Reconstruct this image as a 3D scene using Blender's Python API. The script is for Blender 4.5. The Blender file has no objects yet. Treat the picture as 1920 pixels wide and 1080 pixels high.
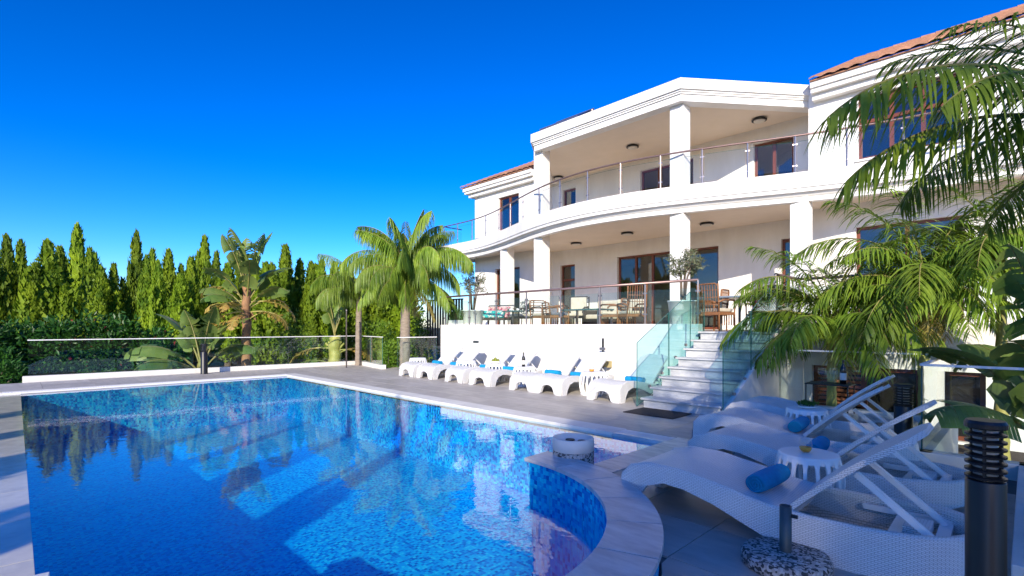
import bpy, math, random
from mathutils import Vector, Matrix
R = math.radians
sc = bpy.context.scene
COL = sc.collection

# ------------------------------------------------------------------ camera
# world axes follow the villa: x runs along its front (towards the viewer's right),
# y runs into the house, z is up, the pool deck is z = 0
cam = bpy.data.cameras.new('camera')
camo = bpy.data.objects.new('camera', cam)
COL.objects.link(camo)
camo.location = (18.82, -15.93, 1.35)
camo.rotation_euler = (R(90), 0, math.atan2(.714143, .7))
cam.sensor_width = 36
cam.lens = 36 * 950 / 1920
cam.shift_y = 72 / 1920
cam.clip_start = .05
cam.clip_end = 2000
sc.camera = camo

# ------------------------------------------------------------------ sky and sun
SUN = Vector((.72, -1, .52))
sun_el = math.atan2(SUN.z, math.hypot(SUN.x, SUN.y))
sun_az = math.atan2(SUN.x, SUN.y)
w = bpy.data.worlds.new('World')
sc.world = w
w.use_nodes = True
nt = w.node_tree
nt.nodes.clear()
sky = nt.nodes.new('ShaderNodeTexSky')
sky.sky_type = 'NISHITA'
sky.sun_disc = False
sky.sun_elevation = sun_el
sky.sun_rotation = sun_az
sky.altitude = 100
sky.air_density = 1.0
sky.dust_density = .35
sky.ozone_density = 5.5
hs = nt.nodes.new('ShaderNodeHueSaturation')
hs.inputs['Saturation'].default_value = 1.33
tint = nt.nodes.new('ShaderNodeVectorMath')
tint.operation = 'MULTIPLY'
tint.inputs[1].default_value = (.82, .70, .79)
bg = nt.nodes.new('ShaderNodeBackground')
bg.inputs['Strength'].default_value = .066
wo = nt.nodes.new('ShaderNodeOutputWorld')
nt.links.new(sky.outputs[0], hs.inputs['Color'])
gam = nt.nodes.new('ShaderNodeGamma')
gam.inputs[1].default_value = 1.36
nt.links.new(hs.outputs[0], gam.inputs[0])
nt.links.new(gam.outputs[0], tint.inputs[0])
nt.links.new(tint.outputs[0], bg.inputs['Color'])
nt.links.new(bg.outputs[0], wo.inputs[0])
sl = bpy.data.lights.new('sun', 'SUN')
sl.energy = 2.45
sl.angle = R(.5)
sl.color = (1, .89, .72)
so = bpy.data.objects.new('sun', sl)
COL.objects.link(so)
so.location = (30, -40, 30)
so.rotation_euler = (-SUN).to_track_quat('-Z', 'Y').to_euler()

vs = sc.view_settings
vs.view_transform = 'Standard'
vs.look = 'None'
vs.exposure = 1.42
vs.gamma = 1
vs.use_curve_mapping = False
sc.render.engine = 'CYCLES'
cy = sc.cycles
cy.use_denoising = True
cy.max_bounces = 8
cy.diffuse_bounces = 5
cy.glossy_bounces = 4
cy.transmission_bounces = 6
cy.transparent_max_bounces = 24
cy.caustics_reflective = False
cy.caustics_refractive = False
cy.sample_clamp_indirect = 6

# ------------------------------------------------------------------ materials
MATS = {}


def new_mat(name):
    m = bpy.data.materials.new(name)
    m.use_nodes = True
    m.node_tree.nodes.clear()
    MATS[name] = m
    return m, m.node_tree


def nd(t, typ, **k):
    n = t.nodes.new(typ)
    for a, v in k.items():
        setattr(n, a, v)
    return n


def ramp(t, stops, mode='LINEAR'):
    n = t.nodes.new('ShaderNodeValToRGB')
    cr = n.color_ramp
    cr.interpolation = mode
    while len(cr.elements) < len(stops):
        cr.elements.new(.5)
    for e, (p, c) in zip(cr.elements, stops):
        e.position = p
        e.color = (*c, 1)
    return n


def mixrgb(t, fac, a, b, typ='MIX'):
    n = t.nodes.new('ShaderNodeMix')
    n.data_type = 'RGBA'
    n.blend_type = typ
    for sock, v in ((0, fac), (6, a), (7, b)):
        if hasattr(v, 'type') and hasattr(v, 'node'):
            t.links.new(v, n.inputs[sock])
        elif sock == 0:
            n.inputs[0].default_value = v
        else:
            n.inputs[sock].default_value = (*v, 1)
    return n.outputs[2]


def surf(name, col, rough=.6, col2=None, scale=4., rnd=0., bump=0., bscale=60., metal=0., spec=.5, stretch=None, coat=0.):
    """principled surface: two tones mixed by noise, some variation from object to object, fine relief"""
    m, t = new_mat(name)
    out = nd(t, 'ShaderNodeOutputMaterial')
    p = nd(t, 'ShaderNodeBsdfPrincipled')
    t.links.new(p.outputs[0], out.inputs[0])
    tc = nd(t, 'ShaderNodeTexCoord')
    vec = tc.outputs['Object']
    if stretch:
        mp = nd(t, 'ShaderNodeMapping')
        mp.inputs['Scale'].default_value = stretch
        t.links.new(vec, mp.inputs[0])
        vec = mp.outputs[0]
    oi = nd(t, 'ShaderNodeObjectInfo')
    add = nd(t, 'ShaderNodeVectorMath', operation='ADD')
    sca = nd(t, 'ShaderNodeVectorMath', operation='SCALE')
    sca.inputs['Scale'].default_value = 13.
    t.links.new(oi.outputs['Random'], sca.inputs[0])
    t.links.new(vec, add.inputs[0])
    t.links.new(sca.outputs[0], add.inputs[1])
    vec = add.outputs[0]
    n1 = nd(t, 'ShaderNodeTexNoise')
    n1.inputs['Scale'].default_value = scale
    n1.inputs['Detail'].default_value = 5
    n1.inputs['Roughness'].default_value = .62
    t.links.new(vec, n1.inputs['Vector'])
    rp = ramp(t, [(.32, col), (.68, col2 or tuple(c * .86 for c in col))])
    t.links.new(n1.outputs[0], rp.inputs[0])
    c = rp.outputs[0]
    if rnd:
        mr = nd(t, 'ShaderNodeMapRange')
        mr.inputs[3].default_value = 1 - rnd
        mr.inputs[4].default_value = 1 + rnd
        t.links.new(oi.outputs['Random'], mr.inputs[0])
        c = mixrgb(t, 1., c, mr.outputs[0], 'MULTIPLY')
    t.links.new(c, p.inputs['Base Color'])
    p.inputs['Roughness'].default_value = rough
    p.inputs['Metallic'].default_value = metal
    p.inputs['Specular IOR Level'].default_value = spec
    p.inputs['Coat Weight'].default_value = coat
    if bump:
        n2 = nd(t, 'ShaderNodeTexNoise')
        n2.inputs['Scale'].default_value = bscale
        n2.inputs['Detail'].default_value = 3
        t.links.new(vec, n2.inputs['Vector'])
        b = nd(t, 'ShaderNodeBump')
        b.inputs['Strength'].default_value = bump
        b.inputs['Distance'].default_value = .01
        t.links.new(n2.outputs[0], b.inputs['Height'])
        t.links.new(b.outputs[0], p.inputs['Normal'])
    return m


def leafmat(name, a, b, trans=.35, rough=.45, vscale=1.2, rnd=.18):
    m, t = new_mat(name)
    out = nd(t, 'ShaderNodeOutputMaterial')
    g = nd(t, 'ShaderNodeNewGeometry')
    oi = nd(t, 'ShaderNodeObjectInfo')
    n1 = nd(t, 'ShaderNodeTexNoise')
    n1.inputs['Scale'].default_value = vscale
    n1.inputs['Detail'].default_value = 6
    n1.inputs['Roughness'].default_value = .75
    t.links.new(g.outputs['Position'], n1.inputs['Vector'])
    rp = ramp(t, [(.34, a), (.66, b)])
    t.links.new(n1.outputs[0], rp.inputs[0])
    mr = nd(t, 'ShaderNodeMapRange')
    mr.inputs[3].default_value = 1 - rnd
    mr.inputs[4].default_value = 1 + rnd
    t.links.new(oi.outputs['Random'], mr.inputs[0])
    c = mixrgb(t, 1., rp.outputs[0], mr.outputs[0], 'MULTIPLY')
    p = nd(t, 'ShaderNodeBsdfPrincipled')
    p.inputs['Roughness'].default_value = rough
    p.inputs['Specular IOR Level'].default_value = .35
    t.links.new(c, p.inputs['Base Color'])
    tr = nd(t, 'ShaderNodeBsdfTranslucent')
    t.links.new(c, tr.inputs[0])
    mx = nd(t, 'ShaderNodeMixShader')
    mx.inputs[0].default_value = trans
    t.links.new(p.outputs[0], mx.inputs[1])
    t.links.new(tr.outputs[0], mx.inputs[2])
    t.links.new(mx.outputs[0], out.inputs[0])
    return m


def glassmat(name, tint, base=.04, rough=0., mul=1.):
    """thin clear sheet: see-through, mirror-like towards grazing angles (same from both sides)"""
    m, t = new_mat(name)
    out = nd(t, 'ShaderNodeOutputMaterial')
    lw = nd(t, 'ShaderNodeLayerWeight')
    lw.inputs[0].default_value = .5
    pw = nd(t, 'ShaderNodeMath', operation='POWER')
    pw.inputs[1].default_value = 4.
    t.links.new(lw.outputs['Facing'], pw.inputs[0])
    mr = nd(t, 'ShaderNodeMapRange')
    mr.inputs[3].default_value = base
    t.links.new(pw.outputs[0], mr.inputs[0])
    tr = nd(t, 'ShaderNodeBsdfTransparent')
    tr.inputs[0].default_value = (*tint, 1)
    gl = nd(t, 'ShaderNodeBsdfGlossy')
    gl.inputs['Roughness'].default_value = rough
    gl.inputs['Color'].default_value = (mul, mul, mul, 1)
    mx = nd(t, 'ShaderNodeMixShader')
    t.links.new(mr.outputs[0], mx.inputs[0])
    t.links.new(tr.outputs[0], mx.inputs[1])
    t.links.new(gl.outputs[0], mx.inputs[2])
    t.links.new(mx.outputs[0], out.inputs[0])
    return m


def watermat():
    m, t = new_mat('pool_water')
    out = nd(t, 'ShaderNodeOutputMaterial')
    tc = nd(t, 'ShaderNodeTexCoord')
    h = None
    for s, k, dist in ((1.6, .55, .9), (6.5, .28, .6), (19., .10, .3)):
        n = nd(t, 'ShaderNodeTexNoise')
        n.inputs['Scale'].default_value = s
        n.inputs['Detail'].default_value = 2
        n.inputs['Distortion'].default_value = dist
        t.links.new(tc.outputs['Object'], n.inputs['Vector'])
        mu = nd(t, 'ShaderNodeMath', operation='MULTIPLY')
        mu.inputs[1].default_value = k
        t.links.new(n.outputs[0], mu.inputs[0])
        if h is None:
            h = mu.outputs[0]
        else:
            ad = nd(t, 'ShaderNodeMath', operation='ADD')
            t.links.new(h, ad.inputs[0])
            t.links.new(mu.outputs[0], ad.inputs[1])
            h = ad.outputs[0]
    b = nd(t, 'ShaderNodeBump')
    b.inputs['Strength'].default_value = .22
    b.inputs['Distance'].default_value = .014
    t.links.new(h, b.inputs['Height'])
    lw = nd(t, 'ShaderNodeLayerWeight')
    t.links.new(b.outputs[0], lw.inputs['Normal'])
    pw = nd(t, 'ShaderNodeMath', operation='POWER')
    pw.inputs[1].default_value = 4.0
    t.links.new(lw.outputs['Facing'], pw.inputs[0])
    fr = nd(t, 'ShaderNodeMapRange')
    fr.inputs[3].default_value = .022
    t.links.new(pw.outputs[0], fr.inputs[0])
    tr = nd(t, 'ShaderNodeBsdfTransparent')
    tr.inputs[0].default_value = (.70, .94, 1, 1)
    gl = nd(t, 'ShaderNodeBsdfGlossy')
    gl.inputs['Roughness'].default_value = .0
    t.links.new(b.outputs[0], gl.inputs['Normal'])
    mx = nd(t, 'ShaderNodeMixShader')
    t.links.new(fr.outputs[0], mx.inputs[0])
    t.links.new(tr.outputs[0], mx.inputs[1])
    t.links.new(gl.outputs[0], mx.inputs[2])
    t.links.new(mx.outputs[0], out.inputs[0])
    return m


BLUES = [(0, (.002, .12, .52)), (.12, (.003, .22, .68)), (.36, (.004, .40, .82)), (.62, (.006, .53, .86)), (.88, (.03, .66, .88))]


def mosaicmat(name, size=.034):
    """blue glass mosaic: every square cell draws its own tone, pale grout between"""
    m, t = new_mat(name)
    out = nd(t, 'ShaderNodeOutputMaterial')
    p = nd(t, 'ShaderNodeBsdfPrincipled')
    t.links.new(p.outputs[0], out.inputs[0])
    tc = nd(t, 'ShaderNodeTexCoord')
    ma = nd(t, 'ShaderNodeMapping')
    ma.inputs['Scale'].default_value = (1 / size,) * 3
    ma.inputs['Location'].default_value = (.37, .41, .43)
    t.links.new(tc.outputs['Object'], ma.inputs[0])
    fl = nd(t, 'ShaderNodeVectorMath', operation='FLOOR')
    t.links.new(ma.outputs[0], fl.inputs[0])
    wn = nd(t, 'ShaderNodeTexWhiteNoise')
    t.links.new(fl.outputs[0], wn.inputs[0])
    rp = ramp(t, BLUES, 'CONSTANT')
    t.links.new(wn.outputs[0], rp.inputs[0])
    fc = nd(t, 'ShaderNodeVectorMath', operation='FRACTION')
    t.links.new(ma.outputs[0], fc.inputs[0])
    sx = nd(t, 'ShaderNodeSeparateXYZ')
    t.links.new(fc.outputs[0], sx.inputs[0])
    g = None
    for i in (0, 1):
        c = nd(t, 'ShaderNodeMath', operation='LESS_THAN')
        c.inputs[1].default_value = .09
        t.links.new(sx.outputs[i], c.inputs[0])
        if g is None:
            g = c.outputs[0]
        else:
            mxm = nd(t, 'ShaderNodeMath', operation='MAXIMUM')
            t.links.new(g, mxm.inputs[0])
            t.links.new(c.outputs[0], mxm.inputs[1])
            g = mxm.outputs[0]
    c = mixrgb(t, g, rp.outputs[0], (.02, .42, .70))
    t.links.new(c, p.inputs['Base Color'])
    p.inputs['Roughness'].default_value = .25
    return m


def wickermat(name, col):
    """moulded wicker weave: crossing strands as relief"""
    m, t = new_mat(name)
    out = nd(t, 'ShaderNodeOutputMaterial')
    p = nd(t, 'ShaderNodeBsdfPrincipled')
    t.links.new(p.outputs[0], out.inputs[0])
    tc = nd(t, 'ShaderNodeTexCoord')
    br = nd(t, 'ShaderNodeTexBrick')
    # lay the weave over top and sides: x along, y + z across
    sx = nd(t, 'ShaderNodeSeparateXYZ')
    t.links.new(tc.outputs['Object'], sx.inputs[0])
    ad = nd(t, 'ShaderNodeMath', operation='ADD')
    t.links.new(sx.outputs[1], ad.inputs[0])
    t.links.new(sx.outputs[2], ad.inputs[1])
    cb = nd(t, 'ShaderNodeCombineXYZ')
    t.links.new(sx.outputs[0], cb.inputs[0])
    t.links.new(ad.outputs[0], cb.inputs[1])
    t.links.new(cb.outputs[0], br.inputs['Vector'])
    br.inputs['Scale'].default_value = 1
    br.inputs['Brick Width'].default_value = .030
    br.inputs['Row Height'].default_value = .011
    br.inputs['Mortar Size'].default_value = .0022
    br.inputs['Mortar Smooth'].default_value = .6
    br.inputs['Color1'].default_value = (*col, 1)
    br.inputs['Color2'].default_value = (*[c * .93 for c in col], 1)
    br.inputs['Mortar'].default_value = (*[c * .55 for c in col], 1)
    t.links.new(br.outputs['Color'], p.inputs['Base Color'])
    b = nd(t, 'ShaderNodeBump')
    b.invert = True
    b.inputs['Strength'].default_value = .8
    b.inputs['Distance'].default_value = .004
    t.links.new(br.outputs['Fac'], b.inputs['Height'])
    t.links.new(b.outputs[0], p.inputs['Normal'])
    p.inputs['Roughness'].default_value = .42
    return m


def spotmat(name, cols, scale):
    """printed fabric: blotches of several colours"""
    m, t = new_mat(name)
    out = nd(t, 'ShaderNodeOutputMaterial')
    p = nd(t, 'ShaderNodeBsdfPrincipled')
    t.links.new(p.outputs[0], out.inputs[0])
    tc = nd(t, 'ShaderNodeTexCoord')
    v = nd(t, 'ShaderNodeTexVoronoi')
    v.inputs['Scale'].default_value = scale
    t.links.new(tc.outputs['Object'], v.inputs['Vector'])
    sp = nd(t, 'ShaderNodeSeparateColor')
    t.links.new(v.outputs['Color'], sp.inputs[0])
    rp = ramp(t, [(i / len(cols), c) for i, c in enumerate(cols)], 'CONSTANT')
    t.links.new(sp.outputs[0], rp.inputs[0])
    t.links.new(rp.outputs[0], p.inputs['Base Color'])
    p.inputs['Roughness'].default_value = .85
    return m


WHITE = surf('white_render', (.86, .85, .82), .85, (.77, .755, .72), 1.6, bump=.35, bscale=40, stretch=(1.3, 1.3, .35))
TRIM = surf('white_trim', (.86, .85, .82), .75, (.76, .75, .72), 2.2, bump=.2, bscale=40, stretch=(.8, .8, .5))
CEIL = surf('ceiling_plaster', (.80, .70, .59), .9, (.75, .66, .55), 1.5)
TERRF = surf('terrace_paving', (.72, .60, .46), .6, (.64, .53, .41), 3.)
INNER = surf('interior_plaster', (.74, .64, .50), .9, (.66, .57, .45), 1.5)
ROOFT = surf('terracotta', (.46, .235, .14), .8, (.33, .16, .095), 9., rnd=.25, bump=.4)
WOOD = surf('mahogany', (.20, .055, .025), .4, (.13, .035, .015), 6., stretch=(1, 1, .15), bump=.15)
STEEL = surf('steel', (.42, .36, .34), .3, (.34, .30, .29), 8., metal=.85)
RAILM = surf('handrail_metal', (.30, .20, .18), .35, (.24, .16, .15), 6., metal=.6)
DARK = surf('dark_metal', (.007, .007, .009), .4, (.012, .012, .014), 7.)
GREYM = surf('grey_metal', (.10, .12, .12), .45, (.07, .085, .09), 7., metal=.4)
DECK = surf('deck_tile', (.50, .465, .42), .5, (.38, .35, .315), 2.6, rnd=.10, bump=.2, bscale=120, stretch=(1, 3.5, 1))
GROUT = surf('deck_joint', (.17, .155, .14), .9)
MARBLE = surf('marble', (.68, .68, .67), .35, (.36, .38, .41), 4.5, rnd=.08, stretch=(.8, 2.6, 2.6))
PALEST = surf('pale_stone', (.78, .76, .71), .55, (.68, .66, .61), 3., rnd=.05)
LEDGE = surf('wet_ledge_stone', (.56, .53, .47), .16, (.42, .40, .36), 5., rnd=.05)
PLASTIC = surf('white_plastic', (.86, .86, .86), .4, (.82, .82, .82), 3.)
WICKER = wickermat('white_wicker', (.90, .90, .90))
TOWEL = surf('turquoise_towel', (.0, .36, .66), .95, (.0, .28, .56), 30., bump=1., bscale=260)
RATTAN = surf('rattan', (.33, .15, .06), .5, (.20, .085, .035), 18., bump=.3)
RATTAND = surf('dark_rattan', (.07, .05, .04), .5, (.04, .03, .025), 18.)
CREAM = surf('cream_fabric', (.62, .56, .44), .9, (.54, .48, .37), 8.)
GREYF = surf('grey_fabric', (.20, .19, .22), .9, (.15, .145, .17), 8.)
TEALT = surf('teal_tabletop', (.06, .14, .15), .2, (.04, .10, .11), 4.)
PEBBLE_ = surf('pebble_concrete', (.36, .34, .33), .8, (.10, .095, .09), 70., bump=1., bscale=90)
POTW = surf('white_pot', (.78, .78, .74), .5, (.70, .70, .66), 2.)
SOIL = surf('soil', (.07, .05, .035), .95, (.045, .032, .022), 6., bump=.8, bscale=14)
GRASSG = surf('garden_ground', (.06, .075, .028), .95, (.085, .065, .04), 1.2, bump=.8, bscale=8)
BARK = surf('bark', (.20, .15, .11), .9, (.10, .075, .055), 7., bump=.8, bscale=18)
PALMB = surf('palm_bark', (.33, .27, .21), .9, (.20, .16, .12), 6., bump=.8, bscale=20, stretch=(1, 1, 4))
STALK = surf('green_stalk', (.20, .22, .05), .55, (.28, .22, .07), 5.)
STALKY = surf('yellow_stalk', (.42, .36, .09), .55, (.30, .30, .07), 5., rnd=.15)
STALKB = surf('brown_sheath', (.34, .18, .08), .8, (.22, .12, .06), 6., rnd=.2)
CYP = leafmat('cypress_green', (.08, .17, .010), (.30, .41, .020), .35, .6, 1.1, .3)
PALM = leafmat('palm_green', (.11, .22, .022), (.32, .44, .05), .35, .42, 1.6, .22)
PALMD = leafmat('palm_deep_green', (.09, .18, .015), (.27, .36, .035), .35, .4, 1.6, .2)
PALMY = leafmat('palm_yellowing', (.30, .25, .06), (.45, .38, .12), .35, .55, 2., .2)
BAN = leafmat('banana_green', (.095, .19, .040), (.25, .32, .075), .35, .35, .9, .25)
BANY = leafmat('banana_yellowing', (.38, .33, .06), (.46, .27, .07), .35, .5, 1.3, .2)
OLIVE = leafmat('olive_leaf', (.10, .13, .055), (.24, .26, .15), .25, .5, 5., .1)
SHRUB = leafmat('shrub_green', (.012, .065, .010), (.055, .17, .022), .3, .4, 1.5, .2)
SHRUBL = leafmat('light_shrub_green', (.06, .15, .012), (.18, .29, .025), .3, .45, 1.5, .2)
GRASSL = leafmat('grass_blade', (.04, .12, .012), (.09, .2, .03), .35, .45, 4., .1)
FLOWER = leafmat('magenta_flower', (.45, .02, .16), (.62, .05, .25), .4, .6, 5., .1)
FLOWR = leafmat('red_flower', (.40, .04, .05), (.55, .10, .10), .4, .6, 5., .1)
GLASS = glassmat('clear_glass', (.93, .98, .97), .025)
TEALG = glassmat('teal_glass', (.78, .93, .92), .03)
EDGE = surf('glass_edge', (.03, .16, .15), .15, (.02, .11, .11), 3.)
PANE = glassmat('window_glass', (.74, .76, .76), .07)
DRINKG = glassmat('drinking_glass', (.93, .95, .96), .05)
JUICE = surf('orange_juice', (.90, .38, .01), .2, (.82, .33, .01), 3.)
BOTTLE = surf('bottle_glass', (.008, .008, .012), .1, (.01, .01, .012), 3.)
LABELM = surf('bottle_label', (.7, .68, .62), .7)
DIFF = surf('lamp_diffuser', (.72, .69, .62), .4, (.66, .63, .57), 3.)
FABW = spotmat('leaf_print_fabric', [(.02, .02, .02), (.7, .68, .62), (.68, .66, .6), (.03, .03, .03)], 17)
FABP = spotmat('floral_fabric', [(.62, .20, .25), (.70, .42, .40), (.30, .05, .10), (.66, .30, .33), (.20, .2, .18)], 20)
FABT = spotmat('teal_fabric', [(.01, .36, .36), (.02, .45, .42), (.5, .55, .5)], 16)
PEBBLE = spotmat('pebble_finish', [(.10, .095, .09), (.34, .32, .30), (.50, .48, .45), (.05, .05, .05), (.40, .36, .32)], 75)
SHADE = surf('lamp_shade', (.42, .30, .13), .9)
SOLAR = surf('solar_cell', (.012, .015, .035), .2, (.02, .022, .04), 3.)
MAT = surf('door_mat', (.055, .05, .048), .95, (.03, .028, .027), 40., bump=1., bscale=150)
MOSAIC = mosaicmat('blue_mosaic')
WATER = watermat()


def tilemat():
    m, t = new_mat('mosaic_piece')
    out = nd(t, 'ShaderNodeOutputMaterial')
    p = nd(t, 'ShaderNodeBsdfPrincipled')
    oi = nd(t, 'ShaderNodeObjectInfo')
    rp = ramp(t, BLUES, 'CONSTANT')
    t.links.new(oi.outputs['Random'], rp.inputs[0])
    t.links.new(rp.outputs[0], p.inputs['Base Color'])
    p.inputs['Roughness'].default_value = .16
    t.links.new(p.outputs[0], out.inputs[0])
    return m


MTILE = tilemat()

# ------------------------------------------------------------------ mesh helpers
WL = {}


class M:
    def __init__(s):
        s.v = []
        s.f = []
        s.m = []

    def add(s, vs_, fs, mi=0):
        b = len(s.v)
        s.v.extend(tuple(p) for p in vs_)
        for f in fs:
            s.f.append(tuple(b + i for i in f))
            s.m.append(mi)

    def box(s, x0, x1, y0, y1, z0, z1, mi=0):
        s.add([(x0, y0, z0), (x1, y0, z0), (x1, y1, z0), (x0, y1, z0), (x0, y0, z1), (x1, y0, z1), (x1, y1, z1), (x0, y1, z1)],
              [(0, 3, 2, 1), (4, 5, 6, 7), (0, 1, 5, 4), (1, 2, 6, 5), (2, 3, 7, 6), (3, 0, 4, 7)], mi)

    def bar(s, p0, p1, wx, wz, mi=0, up=(0, 0, 1)):
        p0, p1 = Vector(p0), Vector(p1)
        d = (p1 - p0).normalized()
        u = Vector(up)
        if abs(d.dot(u)) > .98:
            u = Vector((0, 1, 0))
        a = d.cross(u).normalized() * wx / 2
        b = a.cross(d).normalized() * wz / 2
        vv = [p0 - a - b, p0 + a - b, p0 + a + b, p0 - a + b, p1 - a - b, p1 + a - b, p1 + a + b, p1 - a + b]
        s.add(vv, [(0, 3, 2, 1), (4, 5, 6, 7), (0, 1, 5, 4), (1, 2, 6, 5), (2, 3, 7, 6), (3, 0, 4, 7)], mi)

    def tube(s, path, r, n=8, mi=0, closed=False, radii=None):
        P = [Vector(p) for p in path]
        b = len(s.v)
        k = len(P)
        prev = None
        for i, p in enumerate(P):
            if closed:
                d = (P[(i + 1) % k] - P[i - 1])
            else:
                d = (P[min(i + 1, k - 1)] - P[max(i - 1, 0)])
            d.normalize()
            if prev is None:
                u = Vector((0, 0, 1)) if abs(d.z) < .9 else Vector((1, 0, 0))
            else:
                u = prev
            a = (u - d * u.dot(d)).normalized()
            prev = a
            c = d.cross(a)
            rr = radii[i] if radii else r
            for j in range(n):
                t = 2 * math.pi * j / n
                s.v.append(tuple(p + a * (math.cos(t) * rr) + c * (math.sin(t) * rr)))
        for i in range(k if closed else k - 1):
            for j in range(n):
                i2 = (i + 1) % k
                s.f.append((b + i * n + j, b + i * n + (j + 1) % n, b + i2 * n + (j + 1) % n, b + i2 * n + j))
                s.m.append(mi)
        if not closed:
            s.f.append(tuple(b + j for j in reversed(range(n))))
            s.m.append(mi)
            s.f.append(tuple(b + (k - 1) * n + j for j in range(n)))
            s.m.append(mi)

    def lathe(s, prof, n=24, c=(0, 0, 0), mi=0, caps=True):
        b = len(s.v)
        for r, z in prof:
            for j in range(n):
                t = 2 * math.pi * j / n
                s.v.append((c[0] + r * math.cos(t), c[1] + r * math.sin(t), c[2] + z))
        for i in range(len(prof) - 1):
            for j in range(n):
                s.f.append((b + i * n + j, b + i * n + (j + 1) % n, b + (i + 1) * n + (j + 1) % n, b + (i + 1) * n + j))
                s.m.append(mi)
        if caps:
            s.f.append(tuple(b + j for j in reversed(range(n))))
            s.m.append(mi)
            e = b + (len(prof) - 1) * n
            s.f.append(tuple(e + j for j in range(n)))
            s.m.append(mi)

    def prism(s, poly, z0, z1, mi=0):
        n = len(poly)
        s.add([(x, y, z0) for x, y in poly] + [(x, y, z1) for x, y in poly],
              [tuple(reversed(range(n))), tuple(range(n, 2 * n))] + [(i, (i + 1) % n, n + (i + 1) % n, n + i) for i in range(n)], mi)

    def grid(s, rows, mi=0):
        b = len(s.v)
        n = len(rows[0])
        for r in rows:
            s.v.extend(tuple(p) for p in r)
        for i in range(len(rows) - 1):
            for j in range(n - 1):
                s.f.append((b + i * n + j, b + i * n + j + 1, b + (i + 1) * n + j + 1, b + (i + 1) * n + j))
                s.m.append(mi)

    def mesh(s, name, mats, smooth=False):
        me = bpy.data.meshes.new(name)
        me.from_pydata(s.v, [], s.f)
        for mt in (mats if isinstance(mats, (list, tuple)) else [mats]):
            me.materials.append(mt)
        if any(s.m):
            me.polygons.foreach_set('material_index', s.m)
        if smooth:
            me.polygons.foreach_set('use_smooth', [True] * len(s.f))
        me.update()
        return me

    def obj(s, name, mats, parent=None, smooth=False, world=False, bevel=0, auto=None):
        o = put(name, s.mesh(name, mats, smooth), parent, world)
        if bevel:
            b = o.modifiers.new('bevel', 'BEVEL')
            b.width = bevel
            b.segments = 2
            b.limit_method = 'ANGLE'
        return o


def put(name, me, parent=None, world=False, loc=(0, 0, 0), rot=(0, 0, 0), scale=(1, 1, 1)):
    o = bpy.data.objects.new(name, me)
    COL.objects.link(o)
    l = Vector(loc)
    if parent:
        o.parent = parent
        if world:
            l = l - WL.get(parent.name, Vector((0, 0, 0)))
    o.location = l
    o.rotation_euler = rot
    o.scale = scale
    WL[o.name] = l + (WL.get(parent.name, Vector((0, 0, 0))) if parent else Vector((0, 0, 0)))
    return o


def tag(o, label=None, cat=None, group=None, kind=None):
    for k, v in (('label', label), ('category', cat), ('group', group), ('kind', kind)):
        if v:
            o[k] = v
    return o


def thing(name, label, cat, loc=(0, 0, 0), rz=0, group=None):
    o = put(name, None, None, False, loc, (0, 0, rz))
    o.empty_display_size = .2
    return tag(o, label, cat, group)


def copy_tree(o, parent=None):
    c = o.copy()
    COL.objects.link(c)
    if parent:
        c.parent = parent
    for ch in list(o.children):
        copy_tree(ch, c)
    return c


def struct(name, m, mats, smooth=False, parent=None):
    o = m.obj(name, mats, parent, smooth)
    if not parent:
        o['kind'] = 'structure'
    return o


def lerp(a, b, t):
    return a + (b - a) * t


def interp(tab, u):
    for (u0, a), (u1, b) in zip(tab, tab[1:]):
        if u <= u1:
            t = (u - u0) / (u1 - u0)
            t = max(0, min(1, t))
            t = t * t * (3 - 2 * t) * .5 + t * .5
            return a + (b - a) * t
    return tab[-1][1]


# ================================================================== THE SETTING
# pool: x 4.4 .. 15.84, y -15.85 .. -10.53, with a half-round bay at its near end
PX0, PX1, PY0, PY1 = 4.4, 15.84, -15.85, -10.53
BC, BR = (15.78, -14.28), 1.57
ZW = -.035


def bay(r, n=28, a0=-90, a1=90):
    return [(BC[0] + r * math.cos(R(lerp(a0, a1, i / n))), BC[1] + r * math.sin(R(lerp(a0, a1, i / n)))) for i in range(n + 1)]


g = M()
GZ = -.6
X0, X1, Y0, Y1 = 1.75, 18.95, -21, 11
for a, b, c, d in ((-500, X0, -500, 500), (X1, 500, -500, 500), (X0, X1, -500, Y0), (X0, X1, Y1, 500), (X0, X1, PY0 - .62 - 4.5, PY0 - .62), ):
    if c == PY0 - .62 - 4.5:
        a, b, c, d = X0, 15.9, Y0, PY0 - .62
    g.add([(a, c, GZ), (b, c, GZ), (b, d, GZ), (a, d, GZ)], [(0, 1, 2, 3)])
ground = struct('ground', g, GRASSG)
g = M()
for a, b, c, d in ((15.72, X1, -7.05, -4.8), (18.12, X1, -9.55, -7.05), (X0, 6., -7.05, 0)):
    g.add([(a, c, GZ + .01), (b, c, GZ + .01), (b, d, GZ + .01), (a, d, GZ + .01)], [(0, 1, 2, 3)])
struct('garden_bed', g, SOIL)

# pool basin
pool_poly = [(PX0, PY0), (PX1, PY0)] + bay(BR) [1:-1] + [(PX1, BC[1] + BR), (PX1, PY1), (PX0, PY1)]
pool_poly = [(PX0, PY0), (BC[0], PY0)] + bay(BR)[1:] + [(PX1, BC[1] + BR), (PX1, PY1), (PX0, PY1)]
b = M()
n = len(pool_poly)
b.add([(x, y, -1.12) for x, y in pool_poly], [tuple(range(n))])
for i in range(n):
    p, q = pool_poly[i], pool_poly[(i + 1) % n]
    b.add([(p[0], p[1], -1.12), (q[0], q[1], -1.12), (q[0], q[1], -.06), (p[0], p[1], -.06)], [(0, 1, 2, 3)])
basin = struct('pool_basin', b, MOSAIC)
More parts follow.
